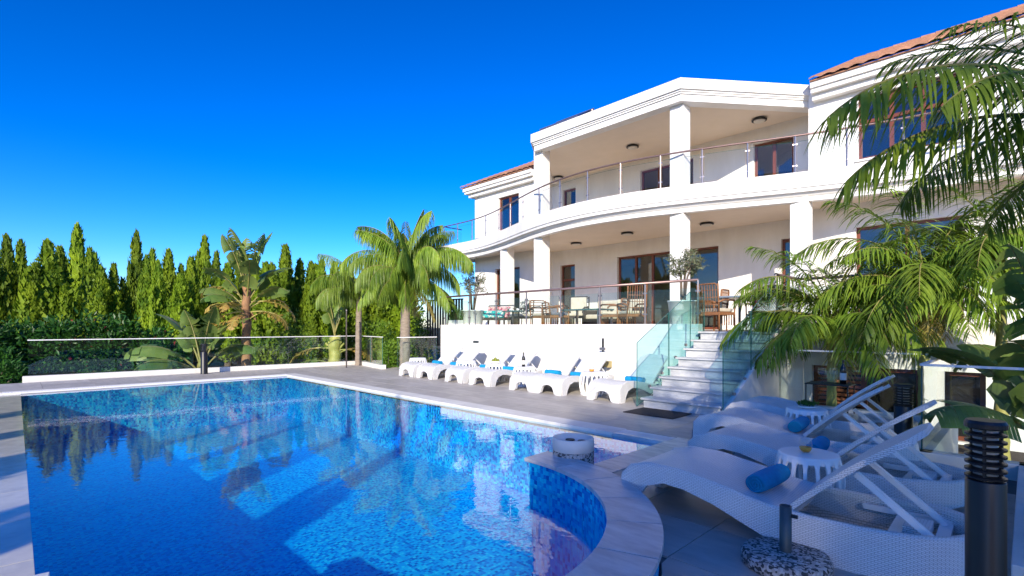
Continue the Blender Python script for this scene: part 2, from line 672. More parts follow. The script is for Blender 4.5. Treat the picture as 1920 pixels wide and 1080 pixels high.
# two broad entry steps in the bay, a seat along the right wall
wt = M()
wpoly = [(PX0 - .16, PY0 - .04), (BC[0], PY0 - .04), (BC[0], BC[1] - BR)] + bay(BR)[1:] + [(PX1, BC[1] + BR), (PX1, PY1), (PX0 - .16, PY1)]
wt.add([(x, y, ZW) for x, y in wpoly], [tuple(range(len(wpoly)))])
struct('water', wt, WATER)

# overflow ledge on the left, slabs under a film of water
led = M()
led.box(PX0 - .5, BC[0] + .6, PY0 - .6, PY0, -.9, -.075)
ledge = struct('overflow_ledge', led, GROUT)
x = PX0 - .5
while x < BC[0] + .3:
    t = M()
    t.box(x + .003, x + .897, PY0 - .597, PY0 - .003, -.075, -.026)
    t.obj('ledge_slab', LEDGE, ledge)
    x += .9

# deck
dk = M()
dk.box(X0 + .1, PX1 + .3, PY1 + .3, -6.15, -.9, -.012)
dk.box(PX1 + .3, 18.1, PY1 + .3, -7.0, -.9, -.012)
dk.box(X0 + .1, PX0 - .3, -16.45, PY1 + .3, -.9, -.012)
poly = [(PX1 + .3, PY1 + .3), (PX1 + .3, BC[1] + BR + .28)] + [(max(p[0], PX1 + .3), p[1]) for p in reversed(bay(BR + .28)) if p[0] > PX1 + .3] + [(PX1 + .3, BC[1] - BR - .28), (PX1 + .3, Y0), (X1, Y0), (X1, -9.6), (18.1, -9.6), (18.1, PY1 + .3)]
dk.prism(list(reversed(poly)), -.9, -.012)
deck = struct('deck', dk, GROUT)
T = .6


def clip_tiles(x0, x1, y0, y1, sx, sy, ox=0, oy=0, skip=None):
    i = 0
    yy = y0
    while yy < y1 - .02:
        xx = x0
        ye = min(yy + sy, y1)
        while xx < x1 - .02:
            xe = min(xx + sx, x1)
            if not (skip and skip(xx, xe, yy, ye)):
                key = (round(xe - xx, 3), round(ye - yy, 3))
                if key not in TM:
                    t = M()
                    a, c = key[0] / 2 - .0035, key[1] / 2 - .0035
                    t.box(-a, a, -c, c, -.012, 0)
                    TM[key] = t.mesh('paving_tile', DECK)
                random.seed(int(xx * 991 + yy * 577))
                put('paving_tile', TM[key], deck, False, ((xx + xe) / 2, (yy + ye) / 2, random.uniform(-.0008, .0008)))
            xx = xe
        yy = ye


TM = {}
clip_tiles(2.0, PX1 + .3, PY1 + .34, -6.2, .9, .52)
clip_tiles(PX1 + .3, 18.06, PY1 + .34, -7.15, .8, .52)
clip_tiles(2.0, PX0 - .34, -16.4, PY1 + .34, .72, .9)


def rimskip(xx, xe, yy, ye):
    for X in (xx, xe, (xx + xe) / 2):
        for Y in (yy, ye, (yy + ye) / 2):
            if math.hypot(X - BC[0], Y - BC[1]) < BR + .26:
                return True
    return False


def edge_tiles():
    """tiles along the round rim are cut to its curve"""
    yy = -16.2
    while yy < PY1 + .33:
        ye = min(yy + .6, PY1 + .34)
        xx = PX1 + .3
        while xx < 18.84:
            xe = min(xx + .6, 18.86)
            rr = BR + .285
            if rimskip(xx, xe, yy, ye):
                pts = []
                k = 6
                for j in range(k + 1):
                    Y = lerp(yy + .0035, ye - .0035, j / k)
                    dy = Y - BC[1]
                    lim = BC[0] + math.sqrt(rr * rr - dy * dy) if abs(dy) < rr else -9
                    if lim < xe - .01:
                        pts.append((max(xx + .0035, lim), Y))
                if len(pts) > 1:
                    t = M()
                    t.prism([(xe - .0035, pts[0][1]), (xe - .0035, pts[-1][1])] + list(reversed(pts)), -.012, 0)
                    t.obj('paving_tile', DECK, deck)
            else:
                clip_tiles(xx, xe, yy, ye, .6, .6)
            xx = xe
        yy = ye


edge_tiles()

# pool edge stones and overflow grating
x = PX0 - .34
while x < 15.1:
    xe = min(x + .6, 15.12)
    t = M()
    t.box(x + .002, xe - .002, PY1, PY1 + .335, -.1, .006)
    t.obj('edge_stone', PALEST, deck, bevel=.004)
    x = xe
y = PY1 - 5.6
while y < PY1 - .05:
    ye = min(y + .6, PY1)
    t = M()
    t.box(PX0 - .335, PX0 - .16, y + .002, ye - .002, -.1, .006)
    t.obj('edge_stone', PALEST, deck, bevel=.004)
    y = ye
y = BC[1] + BR + .29
while y < PY1 + .3:
    ye = min(y + .5, PY1 + .335)
    t = M()
    t.box(PX1, PX1 + .295, y + .002, ye - .002, -.1, .006)
    t.obj('edge_stone', MARBLE, deck, bevel=.004)
    y = ye


def grating(name, x0, x1, y0, y1, along, label):
    t = M()
    if along == 'x':
        t.box(x0, x1, y0, y0 + .02, -.03, .004)
        t.box(x0, x1, y1 - .02, y1, -.03, .004)
        x = x0
        while x < x1:
            t.box(x, x + .014, y0 + .02, y1 - .02, -.03, .004)
            x += .03
    else:
        t.box(x0, x0 + .02, y0, y1, -.03, .004)
        t.box(x1 - .02, x1, y0, y1, -.03, .004)
        y = y0
        while y < y1:
            t.box(x0 + .02, x1 - .02, y, y + .022, -.03, .004)
            y += .046
    return tag(t.obj(name, PLASTIC, None), label, 'grating')


grating('drain_grating', 15.125, PX1 + .29, PY1 + .05, PY1 + .3, 'x', 'slotted white drain grating set in the deck at the near pool corner')
gr = M()
gr.box(15.125, PX1 + .29, PY1 + .001, PY1 + .05, -.1, .005)
gr.obj('edge_stone', MARBLE, deck)
grating('overflow_grating', PX0 - .16, PX0, PY0 - .75, PY1, 'y', 'long ribbed white overflow grating along the far end of the pool')

# raised round rim of the bay: wall, mosaic pieces, marble coping
rim = M()
inn, outp = bay(BR, 40, -96, 91), bay(BR + .27, 40, -96, 91)
for i in range(40):
    a, c, d, e = inn[i], inn[i + 1], outp[i + 1], outp[i]
    rim.add([(a[0], a[1], -.3), (c[0], c[1], -.3), (c[0], c[1], .165), (a[0], a[1], .165)], [(3, 2, 1, 0)])
    rim.add([(e[0], e[1], -.3), (d[0], d[1], -.3), (d[0], d[1], .165), (e[0], e[1], .165)], [(0, 1, 2, 3)])
for k in (0, 40):
    a, e = inn[k], outp[k]
    rim.add([(a[0], a[1], -.3), (e[0], e[1], -.3), (e[0], e[1], .165), (a[0], a[1], .165)], [(0, 1, 2, 3)])
rimo = struct('pool_rim', rim, MOSAIC)
NS = 13
for k in range(NS):
    a0, a1 = lerp(-97, 92.5, k / NS) + .12, lerp(-97, 92.5, (k + 1) / NS) - .12
    pi, po = bay(BR - .025, 5, a0, a1), bay(BR + .295, 5, a0, a1)
    t = M()
    t.prism(pi[::-1] + po, .165, .197)
    t.obj('coping_slab', MARBLE, rimo, bevel=.003)
PT = .0365
tm = M()
tm.box(-.0025, .0025, -PT * .46, PT * .46, -PT * .46, PT * .46)
tme = tm.mesh('mosaic_tile', MTILE)
dang = math.degrees(PT / BR)
rest = M()
rgm = random.Random(8)
for row in range(6):
    zc = .145 - row * PT
    for k in range(96):
        ang = R(90. - (k + .5) * dang)
        p = (BC[0] + (BR - .002) * math.cos(ang), BC[1] + (BR - .002) * math.sin(ang), zc)
        if 14 <= k < 64:
            put('mosaic_tile', tme, rimo, False, p, (0, 0, ang))
        else:
            u, v_ = Vector((-math.sin(ang), math.cos(ang), 0)) * PT * .46, Vector((0, 0, PT * .46))
            q = Vector(p) - Vector((math.cos(ang), math.sin(ang), 0)) * .0025
            rest.add([q - u - v_, q + u - v_, q + u + v_, q - u + v_], [(0, 1, 2, 3)], rgm.choice((0, 1, 1, 2, 2, 2, 3, 3, 4)))
o = rest.obj('mosaic_tiling', [surf('mosaic_tone_' + 'abcde'[i], c, .16, tuple(x_ * .9 for x_ in c), 40.) for i, (_, c) in enumerate(BLUES)], rimo)
o['kind'] = 'stuff'

# ================================================================== VILLA
villa = thing('villa', 'large white two-storey villa with curved balcony, portico columns and terracotta roof', 'house', (0, 0, 0))
FL = 1.25           # terrace floor
RX0, RX1, RY = 4.1, 14.48, 1.0     # recessed middle of the front
HX1 = 22.


def wall_y(m, x0, x1, z0, z1, y, ops, depth=.2):
    """front-facing wall sheet at y with openings (x0,x1,z0,z1) and their reveals"""
    xs = sorted({x0, x1, *[o[0] for o in ops], *[o[1] for o in ops]})
    zs = sorted({z0, z1, *[o[2] for o in ops], *[o[3] for o in ops]})
    for a, b_ in zip(xs, xs[1:]):
        for c, d in zip(zs, zs[1:]):
            cx, cz = (a + b_) / 2, (c + d) / 2
            if any(o[0] < cx < o[1] and o[2] < cz < o[3] for o in ops):
                continue
            m.add([(a, y, c), (b_, y, c), (b_, y, d), (a, y, d)], [(0, 1, 2, 3)])
    for a, b_, c, d in ops:
        e = y + depth
        m.add([(a, y, c), (a, e, c), (a, e, d), (a, y, d)], [(0, 1, 2, 3)])
        m.add([(b_, y, c), (b_, e, c), (b_, e, d), (b_, y, d)], [(3, 2, 1, 0)])
        m.add([(a, y, d), (b_, y, d), (b_, e, d), (a, e, d)], [(0, 1, 2, 3)])
        m.add([(a, y, c), (b_, y, c), (b_, e, c), (a, e, c)], [(3, 2, 1, 0)])


G_L = [(1.45, 3.05, FL, 4.0)]
G_M = [(4.55, 5.35, FL, 4.0), (7.46, 9.75, FL, 4.08), (10.2, 11.49, FL, 4.08), (13.45, 14.3, FL, 4.05)]
G_R = [(15.6, 17.75, FL, 3.98)]
U_L = [(1.65, 3.0, 5.75, 7.28)]
U_M = [(4.68, 5.39, 4.98, 7.25), (8.5, 10.6, 4.98, 7.25), (12.63, 13.8, 5.62, 7.2)]
U_R = [(15.65, 17.7, 5.75, 7.4)]
wl = M()
wall_y(wl, 0, RX0, -.6, 8.0, 0, G_L + U_L)
wall_y(wl, RX1, HX1, -.6, 8.0, 0, G_R + U_R)
wall_y(wl, RX0, RX1, FL, 8.0, RY, G_M + U_M)
wl.add([(RX0, 0, FL), (RX0, RY, FL), (RX0, RY, 8), (RX0, 0, 8)], [(0, 1, 2, 3)])
wl.add([(RX1, 0, FL), (RX1, RY, FL), (RX1, RY, 8), (RX1, 0, 8)], [(3, 2, 1, 0)])
wl.add([(0, 0, -.6), (0, 10, -.6), (0, 10, 8), (0, 0, 8)], [(0, 1, 2, 3)])
wl.add([(HX1, 0, -.6), (HX1, 10, -.6), (HX1, 10, 8), (HX1, 0, 8)], [(3, 2, 1, 0)])
wl.add([(0, 10, -.6), (HX1, 10, -.6), (HX1, 10, 8), (0, 10, 8)], [(3, 2, 1, 0)])
wl.obj('wall', WHITE, villa)
# rooms behind the glass
rm = M()
for x0, x1, y0, z0, z1 in ((.15, 3.9, .2, FL, 4.45), (4.2, 14.4, 1.2, FL, 4.45), (14.6, 21.8, .2, FL, 4.45),
                           (.15, 3.9, .2, 4.97, 7.8), (4.2, 14.4, 1.2, 4.97, 7.8), (14.6, 21.8, .2, 4.97, 7.8)):
    y1 = 6.5
    P = [(x0, y0, z0), (x1, y0, z0), (x1, y1, z0), (x0, y1, z0), (x0, y0, z1), (x1, y0, z1), (x1, y1, z1), (x0, y1, z1)]
    rm.add(P, [(0, 1, 2, 3), (7, 6, 5, 4), (1, 5, 6, 2), (2, 6, 7, 3), (3, 7, 4, 0)])
rm.obj('room_lining', INNER, villa)


def window(x0, x1, z0, z1, y, nv=2, transom=None, sill=True, name='window', label=None, parent=None):
    yf = y + .12
    fw = .075
    m = M()
    m.box(x0, x0 + fw, yf, yf + .07, z0, z1)
    m.box(x1 - fw, x1, yf, yf + .07, z0, z1)
    m.box(x0 + fw, x1 - fw, yf, yf + .07, z1 - fw, z1)
    m.box(x0 + fw, x1 - fw, yf, yf + .07, z0, z0 + fw)
    o = m.obj(name, WOOD, parent or villa, world=True, bevel=.006)
    if label:
        o['label'] = label
    xs = [x0 + fw + (x1 - x0 - 2 * fw) * i / nv for i in range(nv + 1)]
    for i in range(nv):
        a, b_ = xs[i], xs[i + 1]
        if i:
            t = M()
            t.box(a - .045, a + .045, yf - .012, yf + .06, z0 + fw, z1 - fw)
            t.obj('mullion', WOOD, o, world=True)
        zz = [z0 + fw] + ([transom] if transom else []) + [z1 - fw]
        for c, d in zip(zz, zz[1:]):
            if transom and d == transom:
                t = M()
                t.box(a + .03, b_ - .03, yf - .006, yf + .055, d - .045, d + .045)
                t.obj('transom', WOOD, o, world=True)
            t = M()
            t.box(a + .002, b_ - .002, yf + .03, yf + .036, c, d)
            t.obj('pane', PANE, o, world=True)
    if sill:
        t = M()
        t.box(x0 - .06, x1 + .06, y - .05, y + .11, z0 - .05, z0 - .002)
        t.obj('sill', TRIM, o, world=True)
    return o


for o_ in G_L:
    window(*o_, 0, 2, None, False, 'glazed_door')
window(*G_M[0], RY, 1, 3.35, False, 'glazed_door')
window(*G_M[1], RY, 3, None, False, 'sliding_door')
window(*G_M[2], RY, 1, None, False, 'fixed_window')
window(*G_M[3], RY, 1, None, False, 'glazed_door')
window(*G_R[0], 0, 2, None, False, 'sliding_door')
window(*U_L[0], 0, 2)
window(*U_M[0], RY, 1, None, False, 'balcony_door')
window(*U_M[1], RY, 3, None, False, 'balcony_door')
window(*U_M[2], RY, 2, None, True)
window(*U_R[0], 0, 3, 6.75, True)


# ---- balcony: front edge sweeps out over the middle
def bal(s):
    d = abs(s - 9.3)
    return -1.15 - (2.16 * .5 * (1 + math.cos(math.pi * d / 8.9)) if d < 8.9 else 0)


def curve_pts(s0, s1, n, off=0.):
    out = []
    for i in range(n + 1):
        s = lerp(s0, s1, i / n)
        e = 1e-3
        dx, dy = 1, (bal(s + e) - bal(s - e)) / (2 * e)
        l = math.hypot(dx, dy)
        out.append((s + dy / l * off, bal(s) - dx / l * off))
    return out


def sweep(m, prof, s0, s1, n, mi=0):
    rows = []
    for off, z in prof:
        rows.append([(p[0], p[1], z) for p in curve_pts(s0, s1, n, off)])
    m.grid(rows, mi)


BS0, BS1, BN = -1.05, 20.6, 110
bm = M()
prof = [(-.4, 4.95), (-.16, 4.95), (-.16, 5.22), (.06, 5.22), (.06, 4.83), (.02, 4.83), (.02, 4.795), (.045, 4.795), (.045, 4.725), (-.02, 4.725),
        (-.10, 4.64), (-.14, 4.64), (-.14, 4.62)]
sweep(bm, prof, BS0, BS1, BN)
lip = [(-.145, 4.62), (-.10, 4.62), (-.10, 4.51), (-.30, 4.51), (-.30, 4.63)]
# floor and soffit
# left and right ends
for s in (BS0, BS1):
    bm.box(s - .04, s + .04, bal(s) - .06, .0, 4.73, 5.22)
bm.obj('balcony_slab', [TRIM], villa)
bm = M()
sweep(bm, lip, BS0 + .05, BS1, BN)
bm.obj('soffit_band', TRIM, villa)
cm = M()
c = curve_pts(BS0, BS1, BN, -.17)
cm.grid([[(p[0], p[1], 4.952) for p in c], [(p[0], RY - .002, 4.952) for p in c]])
cm.obj('balcony_floor', TERRF, villa)
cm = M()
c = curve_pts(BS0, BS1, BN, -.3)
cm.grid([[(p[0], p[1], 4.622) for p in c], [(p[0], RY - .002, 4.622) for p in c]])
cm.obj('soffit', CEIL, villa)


def tube_rail(name, path, r, parent, mat=RAILM):
    m = M()
    m.tube(path, r, 8)
    return m.obj(name, mat, parent, smooth=True, world=True)


# post with clamps, shared by all railings: local origin at its foot
def post_mesh(h, z0=0.):
    m = M()
    m.tube([(0, 0, z0), (0, 0, h)], .021, 8)
    m.lathe([(.045, z0), (.045, z0 + .012)], 12)
    for z in (.22, h - .22):
        m.box(-.055, .055, -.012, .012, z - .018, z + .018)
    return m.mesh('post', STEEL)


def gpanel(p, q, z0, z1, parent, mat=GLASS, th=.012, z0b=None, z1b=None, name='glass_panel'):
    """upright glass sheet from p to q; its rim faces show the green edge"""
    z0b = z0 if z0b is None else z0b
    z1b = z1 if z1b is None else z1b
    d = Vector((q[0] - p[0], q[1] - p[1], 0)).normalized()
    nrm = Vector((-d.y, d.x, 0)) * th / 2
    A = [Vector((p[0], p[1], z0)), Vector((q[0], q[1], z0b)), Vector((q[0], q[1], z1b)), Vector((p[0], p[1], z1))]
    m = M()
    m.add([a - nrm for a in A] + [a + nrm for a in A], [(0, 1, 2, 3), (7, 6, 5, 4)], 0)
    b_ = len(m.v) - 8
    for i in range(4):
        j = (i + 1) % 4
        m.f.append((b_ + i, b_ + 4 + i, b_ + 4 + j, b_ + j))
        m.m.append(1)
    return m.obj(name, [mat, EDGE], parent, world=True)


RAILZ = 6.17
POST_B = post_mesh(RAILZ - 5.19)
rail_path = [(-1.0, -.02, RAILZ)] + [(p[0], p[1], RAILZ) for p in curve_pts(-1.0, 20.4, 90, -.04)]
brail = tube_rail('balcony_railing', rail_path, .026, villa)
ps = [-1., .05, 1.15, 2.3, 3.5, 4.6, 5.7, 6.85, 8.04, 9.25, 10.4, 11.56, 12.62, 13.67, 14.69, 15.73, 16.8, 17.9, 19., 20.1]
for i, s in enumerate(ps):
    p = curve_pts(s, s + 1e-4, 1, -.04)[0]
    p2 = curve_pts(s + .01, s + .02, 1, -.04)[0]
    put('post', POST_B, brail, True, (p[0], p[1], 5.19), (0, 0, math.atan2(p2[1] - p[1], p2[0] - p[0])))
    if i + 1 < len(ps):
        k = 4
        cps = curve_pts(s + .06, ps[i + 1] - .06, k, -.04)
        m = M()
        m.grid([[(q[0], q[1], 5.3) for q in cps], [(q[0], q[1], 6.02) for q in cps]])
        o = m.obj('glass_panel', [GLASS], brail, world=True)
        e = M()
        e.tube([(q[0], q[1], 6.02) for q in cps], .004, 4)
        e.obj('glass_rim', EDGE, o, world=True)
gpanel((-1., -1.08), (-1., -.05), 5.3, 6.02, brail)

# ---- columns
for x_, y_, z0, z1 in ((3.72, -1.40, FL, 4.63), (6.57, -2.42, FL, 4.63), (11.9, -2.48, FL, 4.63), (14.73, -1.52, FL, 4.63), (6.57, -2.42, 4.95, 7.7), (11.9, -2.48, 4.95, 7.7)):
    m = M()
    m.box(x_ - .205, x_ + .205, y_ - .205, y_ + .205, z0, z1)
    m.obj('column', WHITE, villa, bevel=.008)

# ---- portico roof
def offs(poly, d):
    """grow an open front polyline outward (towards -y)"""
    out = []
    k = len(poly)
    for i in range(k):
        a = Vector(poly[max(i - 1, 0)])
        b_ = Vector(poly[i])
        c_ = Vector(poly[min(i + 1, k - 1)])
        n1 = (b_ - a).normalized() if i else (c_ - b_).normalized()
        n2 = (c_ - b_).normalized() if i < k - 1 else n1
        p1, p2 = Vector((n1.y, -n1.x)), Vector((n2.y, -n2.x))
        bis = (p1 + p2).normalized()
        out.append(tuple(b_ + bis * d / max(.3, bis.dot(p1))))
    return out


PF = [(4.2, .35), (6.55, -2.83), (12.13, -2.9), (14.62, .3)]
pr = M()
prof = [(.10, 8.13), (.10, 7.84), (.05, 7.84), (.05, 7.79), (.02, 7.79), (.02, 7.74), (-.02, 7.74), (-.02, 7.55), (-.36, 7.55), (-.36, 7.66)]
pr.grid([[(x_, y_, z) for x_, y_ in offs(PF, d)] for d, z in prof])
t_ = offs(PF, .10)
pr.add([(x_, y_, 8.128) for x_, y_ in t_] + [(14.72, 4, 8.128), (4.1, 4, 8.128)], [tuple(range(6))])
pr.box(4.1, 4.5, .3, 4, 7.6, 8.12)
pr.obj('portico_roof', TRIM, villa)
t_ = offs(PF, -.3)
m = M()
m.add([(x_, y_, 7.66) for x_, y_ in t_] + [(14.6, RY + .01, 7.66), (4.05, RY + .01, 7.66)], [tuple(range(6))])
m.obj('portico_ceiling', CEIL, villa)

# ---- eaves cornice and tiled roofs of both wings
def wing(x0, x1, hipl, hipr, label=None):
    m = M()
    steps = [(.42, 7.86, 8.02), (.36, 7.74, 7.86), (.22, 7.58, 7.74)]
    for o_, z0, z1 in steps:
        m.box(x0 - (o_ if hipl else 0), x1 + (o_ if hipr else 0), -o_, .0, z0, z1)
        if hipl:
            m.box(x0 - o_, x0, .0, 9, z0, z1)
    m.obj('cornice', TRIM, villa)
    pitch = math.tan(R(25.2))
    ov = .50
    rx0, rx1 = (x0 - ov if hipl else x0), (x1 + ov if hipr else x1)
    ry = 5.
    ex0 = rx0 + (ry + ov if hipl and x1 - x0 > 8 else 0)
    m = M()
    zr = 8.06 + (ry + ov) * pitch
    m.add([(rx0, -ov + .02, 8.05), (rx1, -ov + .02, 8.05), (rx1, ry, zr - .01), (ex0, ry, zr - .01)], [(0, 1, 2, 3)])
    m.add([(rx0, -ov + .02, 8.05), (ex0, ry, zr - .01), (rx0, ry + 5, 8.05)], [(0, 1, 2)])
    m.box(rx0, rx1, -ov + .03, -.3, 8.021, 8.047)
    roof = m.obj('roof', ROOFT, villa)
    # tiles: each a shallow barrel, lower edge thick
    tw = .31
    tl = .40

    def barrel(mm, cx, y0, z0, wd=tw, ln=tl):
        dz = ln * pitch
        rows = []
        for yy, zz, lift in ((y0, z0, .045), (y0 + ln, z0 + dz, .012)):
            r = []
            for j in range(6):
                u = j / 5
                r.append((cx - wd / 2 + wd * u, yy, zz + lift + .035 * math.sin(math.pi * min(1, u * 1.25)) - (.01 if u > .8 else 0)))
            rows.append(r)
        mm.grid(rows)
        f = rows[0]
        mm.grid([[(p[0], p[1], p[2] - .04) for p in f], f])

    tmp = M()
    barrel(tmp, 0, 0, 0)
    tme_ = tmp.mesh('roof_tile', ROOFT)
    k = int((rx1 - rx0) / tw)
    for r in range(2):
        for i in range(k):
            put('roof_tile', tme_, roof, False, (rx0 + (i + .5) * (rx1 - rx0) / k, -ov - .03 + r * .36, 8.055 + r * .36 * pitch))
    rest = M()
    for r in range(2, 14):
        for i in range(k):
            barrel(rest, rx0 + (i + .5) * (rx1 - rx0) / k, -ov - .03 + r * .36, 8.055 + r * .36 * pitch)
    o = rest.obj('roof_tiling', ROOFT, roof)
    o['kind'] = 'stuff'
    # ridge caps
    cap = M()
    rows = []
    for xx, rr in ((0, .12), (.38, .10)):
        rows.append([(xx, rr * math.cos(a) * 1.1, rr * math.sin(a)) for a in [math.pi * j / 6 for j in range(7)]])
    cap.grid(rows)
    cme = cap.mesh('ridge_cap', ROOFT)
    x_ = ex0
    while x_ < rx1:
        put('ridge_cap', cme, roof, False, (x_, ry - .35, zr - .2))
        x_ += .36


wing(0, RX0, True, False)
wing(RX1 + .15, HX1, False, True)

# ---- terrace: retaining wall, floor, parapet
TP = [(5.63, -6.2), (14.25, -6.2), (15.72, -6.2), (15.72, -4.85), (HX1, -4.85), (HX1, 0), (RX1, 0), (RX1, RY), (RX0, RY), (RX0, 0), (0, 0), (0, -1.9), (.7, -2.4)]
tr = M()
tr.prism([(5.66, -6.185), (14.25, -6.185), (15.7, -6.185), (15.7, -4.83), (HX1 - .02, -4.83), (HX1 - .02, 0), (RX1, 0), (RX1, RY), (RX0, RY), (RX0, 0), (.02, 0), (.02, -1.88), (.72, -2.37)], FL - .1, FL)
tr.obj('terrace_floor', TERRF, villa)
tw_ = M()
tw_.box(5.63, 14.2, -6.2, -6.0, -.6, 1.40)
tw_.add([(5.63, -6.2, -.6), (5.63, -6.2, 1.4), (.7, -2.4, 1.4), (.7, -2.4, -.6)], [(0, 1, 2, 3)])
tw_.add([(.7, -2.4, -.6), (.7, -2.4, 1.4), (0, -1.9, 1.4), (0, -1.9, -.6), ], [(0, 1, 2, 3)])
tw_.add([(0, -1.9, -.6), (0, -1.9, 1.4), (0, 0, 1.4), (0, 0, -.6), ], [(0, 1, 2, 3)])
tw_.add([(5.63, -6.198, 1.4), (5.75, -6.1, 1.4), (.8, -2.3, 1.4), (.7, -2.4, 1.4)], [(0, 1, 2, 3)])
wall_y(tw_, 15.72, HX1, -.7, 1.40, -4.85, [(15.86, 17.52, -.55, .60), (17.72, 18.34, -.55, .60)], .2)
tw_.add([(15.722, -4.85, 1.4), (HX1, -4.85, 1.4), (HX1, -4.7, 1.4), (15.722, -4.7, 1.4)], [(0, 1, 2, 3)])
tw_.box(15.52, 15.718, -6.2, -4.86, -.7, 1.40)
tw_.box(15.52, 15.716, -4.86, -4.7, FL, 1.397)
tw_.obj('terrace_wall', WHITE, villa)
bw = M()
bw.box(15.8, 18.5, -4.62, -3.2, -.7, 1.1)  # solid block close behind the panes, painted dark for the cellar's shade
bw.obj('room_lining', surf('painted_cellar_shade', (.05, .04, .035), .9), villa)
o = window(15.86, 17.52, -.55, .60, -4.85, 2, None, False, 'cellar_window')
SHUT = surf('shutter_timber', (.34, .13, .06), .5, (.24, .085, .04), 6.)
for i in range(12):
    t = M()
    z = -.44 + i * .083
    t.bar((15.945, -4.765, z), (16.645, -4.765, z), .07, .018, up=(0, -.6, 1))
    t.obj('shutter_slat', SHUT, o, world=True)
window(17.72, 18.34, -.55, .60, -4.85, 1, None, False, 'cellar_window')
t = M()
t.box(7.25, 7.50, -6.212, -6.2, .86, .93)
t.obj('wall_light', GREYM, villa)

# terrace railing
TR = 2.29
POST_T = post_mesh(TR - 1.395)


def straight_rail(pts, posts_at, parent, name='glass_panel', z0=1.46, z1=2.13):
    for (a, b_) in zip(pts, pts[1:]):
        L = math.hypot(b_[0] - a[0], b_[1] - a[1])
        n_ = max(1, round(L / posts_at))
        rz = math.atan2(b_[1] - a[1], b_[0] - a[0])
        for i in range(n_ + 1):
            t_ = i / n_
            p = (lerp(a[0], b_[0], t_), lerp(a[1], b_[1], t_))
            if i < n_ or b_ is pts[-1]:
                put('post', POST_T, parent, True, (p[0], p[1], 1.395), (0, 0, rz))
            if i < n_:
                u0, u1 = t_ + .06 / L, (i + 1) / n_ - .06 / L
                gpanel((lerp(a[0], b_[0], u0), lerp(a[1], b_[1], u0)), (lerp(a[0], b_[0], u1), lerp(a[1], b_[1], u1)), z0, z1, parent)


trail = tube_rail('terrace_railing', [(5.0, -5.56, TR), (5.74, -6.1, TR), (14.15, -6.1, TR)], .028, villa)
straight_rail([(5.74, -6.1), (14.15, -6.1)], 1.2, trail)
trail2 = tube_rail('terrace_railing', [(15.62, -6.12, TR), (15.62, -4.78, TR), (HX1, -4.78, TR)], .028, villa)
straight_rail([(15.62, -6.12), (15.62, -4.78)], 1.4, trail2)
straight_rail([(15.62, -4.78), (21.9, -4.78)], 1.2, trail2)

# ---- stairs
SX0, SX1, ST, SRI, SY0 = 14.28, 15.62, .30, FL / 8, -8.42
stairs = M()
for k in range(8):
    y0 = SY0 + k * ST
    stairs.box(SX0 + .02, SX1 - .02, y0 + .012, (SY0 + (k + 1) * ST + .012 if k < 7 else -6.18), -.3, SRI * (k + 1) - .03)
sto = stairs.obj('stairs', MARBLE, villa)
for k in range(8):
    y0 = SY0 + k * ST
    m = M()
    m.box(SX0 - .02, SX1 + .02, y0 - .03, (y0 + ST - .001 if k < 7 else -6.1), SRI * (k + 1) - .03, SRI * (k + 1) + .001)
    m.obj('step', MARBLE, sto, world=True, bevel=.004)
# solid balustrade wall under the right glass
m = M()
pts = [(SY0 - .05, -.6), (-6.18, -.6), (-6.18, FL - .02), (SY0 + 7 * ST, FL - .02), (SY0 - .05, .12)]
nn = len(pts)
m.add([(SX1 + .025, y_, z_) for y_, z_ in pts] + [(SX1 + .098, y_, z_) for y_, z_ in pts],
      [tuple(range(nn)), tuple(reversed(range(nn, 2 * nn)))] + [(i, nn + i, nn + (i + 1) % nn, (i + 1) % nn) for i in range(nn)])
m.obj('stringer_wall', WHITE, sto, world=True)
for sx in (SX0 - .04, SX1 + .06):
    ya, yb, yc, yd = SY0 - .1, -7.45, -6.62, -6.02
    za = .02 if sx < 15 else .1
    gpanel((sx, ya), (sx, yb - .006), za, 1.08, sto, TEALG, .016, .40, 1.60)
    gpanel((sx, yb + .006), (sx, yc), .40, 1.60, sto, TEALG, .016, .86, 2.02)
    gpanel((sx, yc + .008), (sx, yd), .86, 2.02, sto, TEALG, .016, 1.2, 2.02)
    for y_, z_ in ((SY0 + .3, .32), (-7.7, .52), (-7.2, .78), (-6.8, 1.0)):
        c_ = M()
        c_.tube([(sx - .02, y_, z_), (sx + .02, y_, z_)], .025, 10)
        c_.obj('clamp', STEEL, sto, world=True)

# ---- ceiling lamps
for x_, y_, z_ in ((6.44, -.29, 4.62), (9.03, -.72, 4.62), (11.7, -.34, 4.62), (16.64, -.23, 4.62), (.55, -.64, 4.62), (4.94, .41, 7.65), (9.14, -.55, 7.65), (13.09, .2, 7.65)):
    m = M()
    m.lathe([(.07, -.012), (.19, -.012), (.215, -.03), (.215, -.055), (.17, -.062)], 20, (x_, y_, z_), caps=False)
    lo = m.obj('ceiling_lamp', DARK, villa, world=True)
    m = M()
    m.lathe([(.175, -.055), (.15, -.085), (.08, -.10), (.01, -.104)], 20, (x_, y_, z_))
    m.obj('diffuser', DIFF, lo, True, world=True)

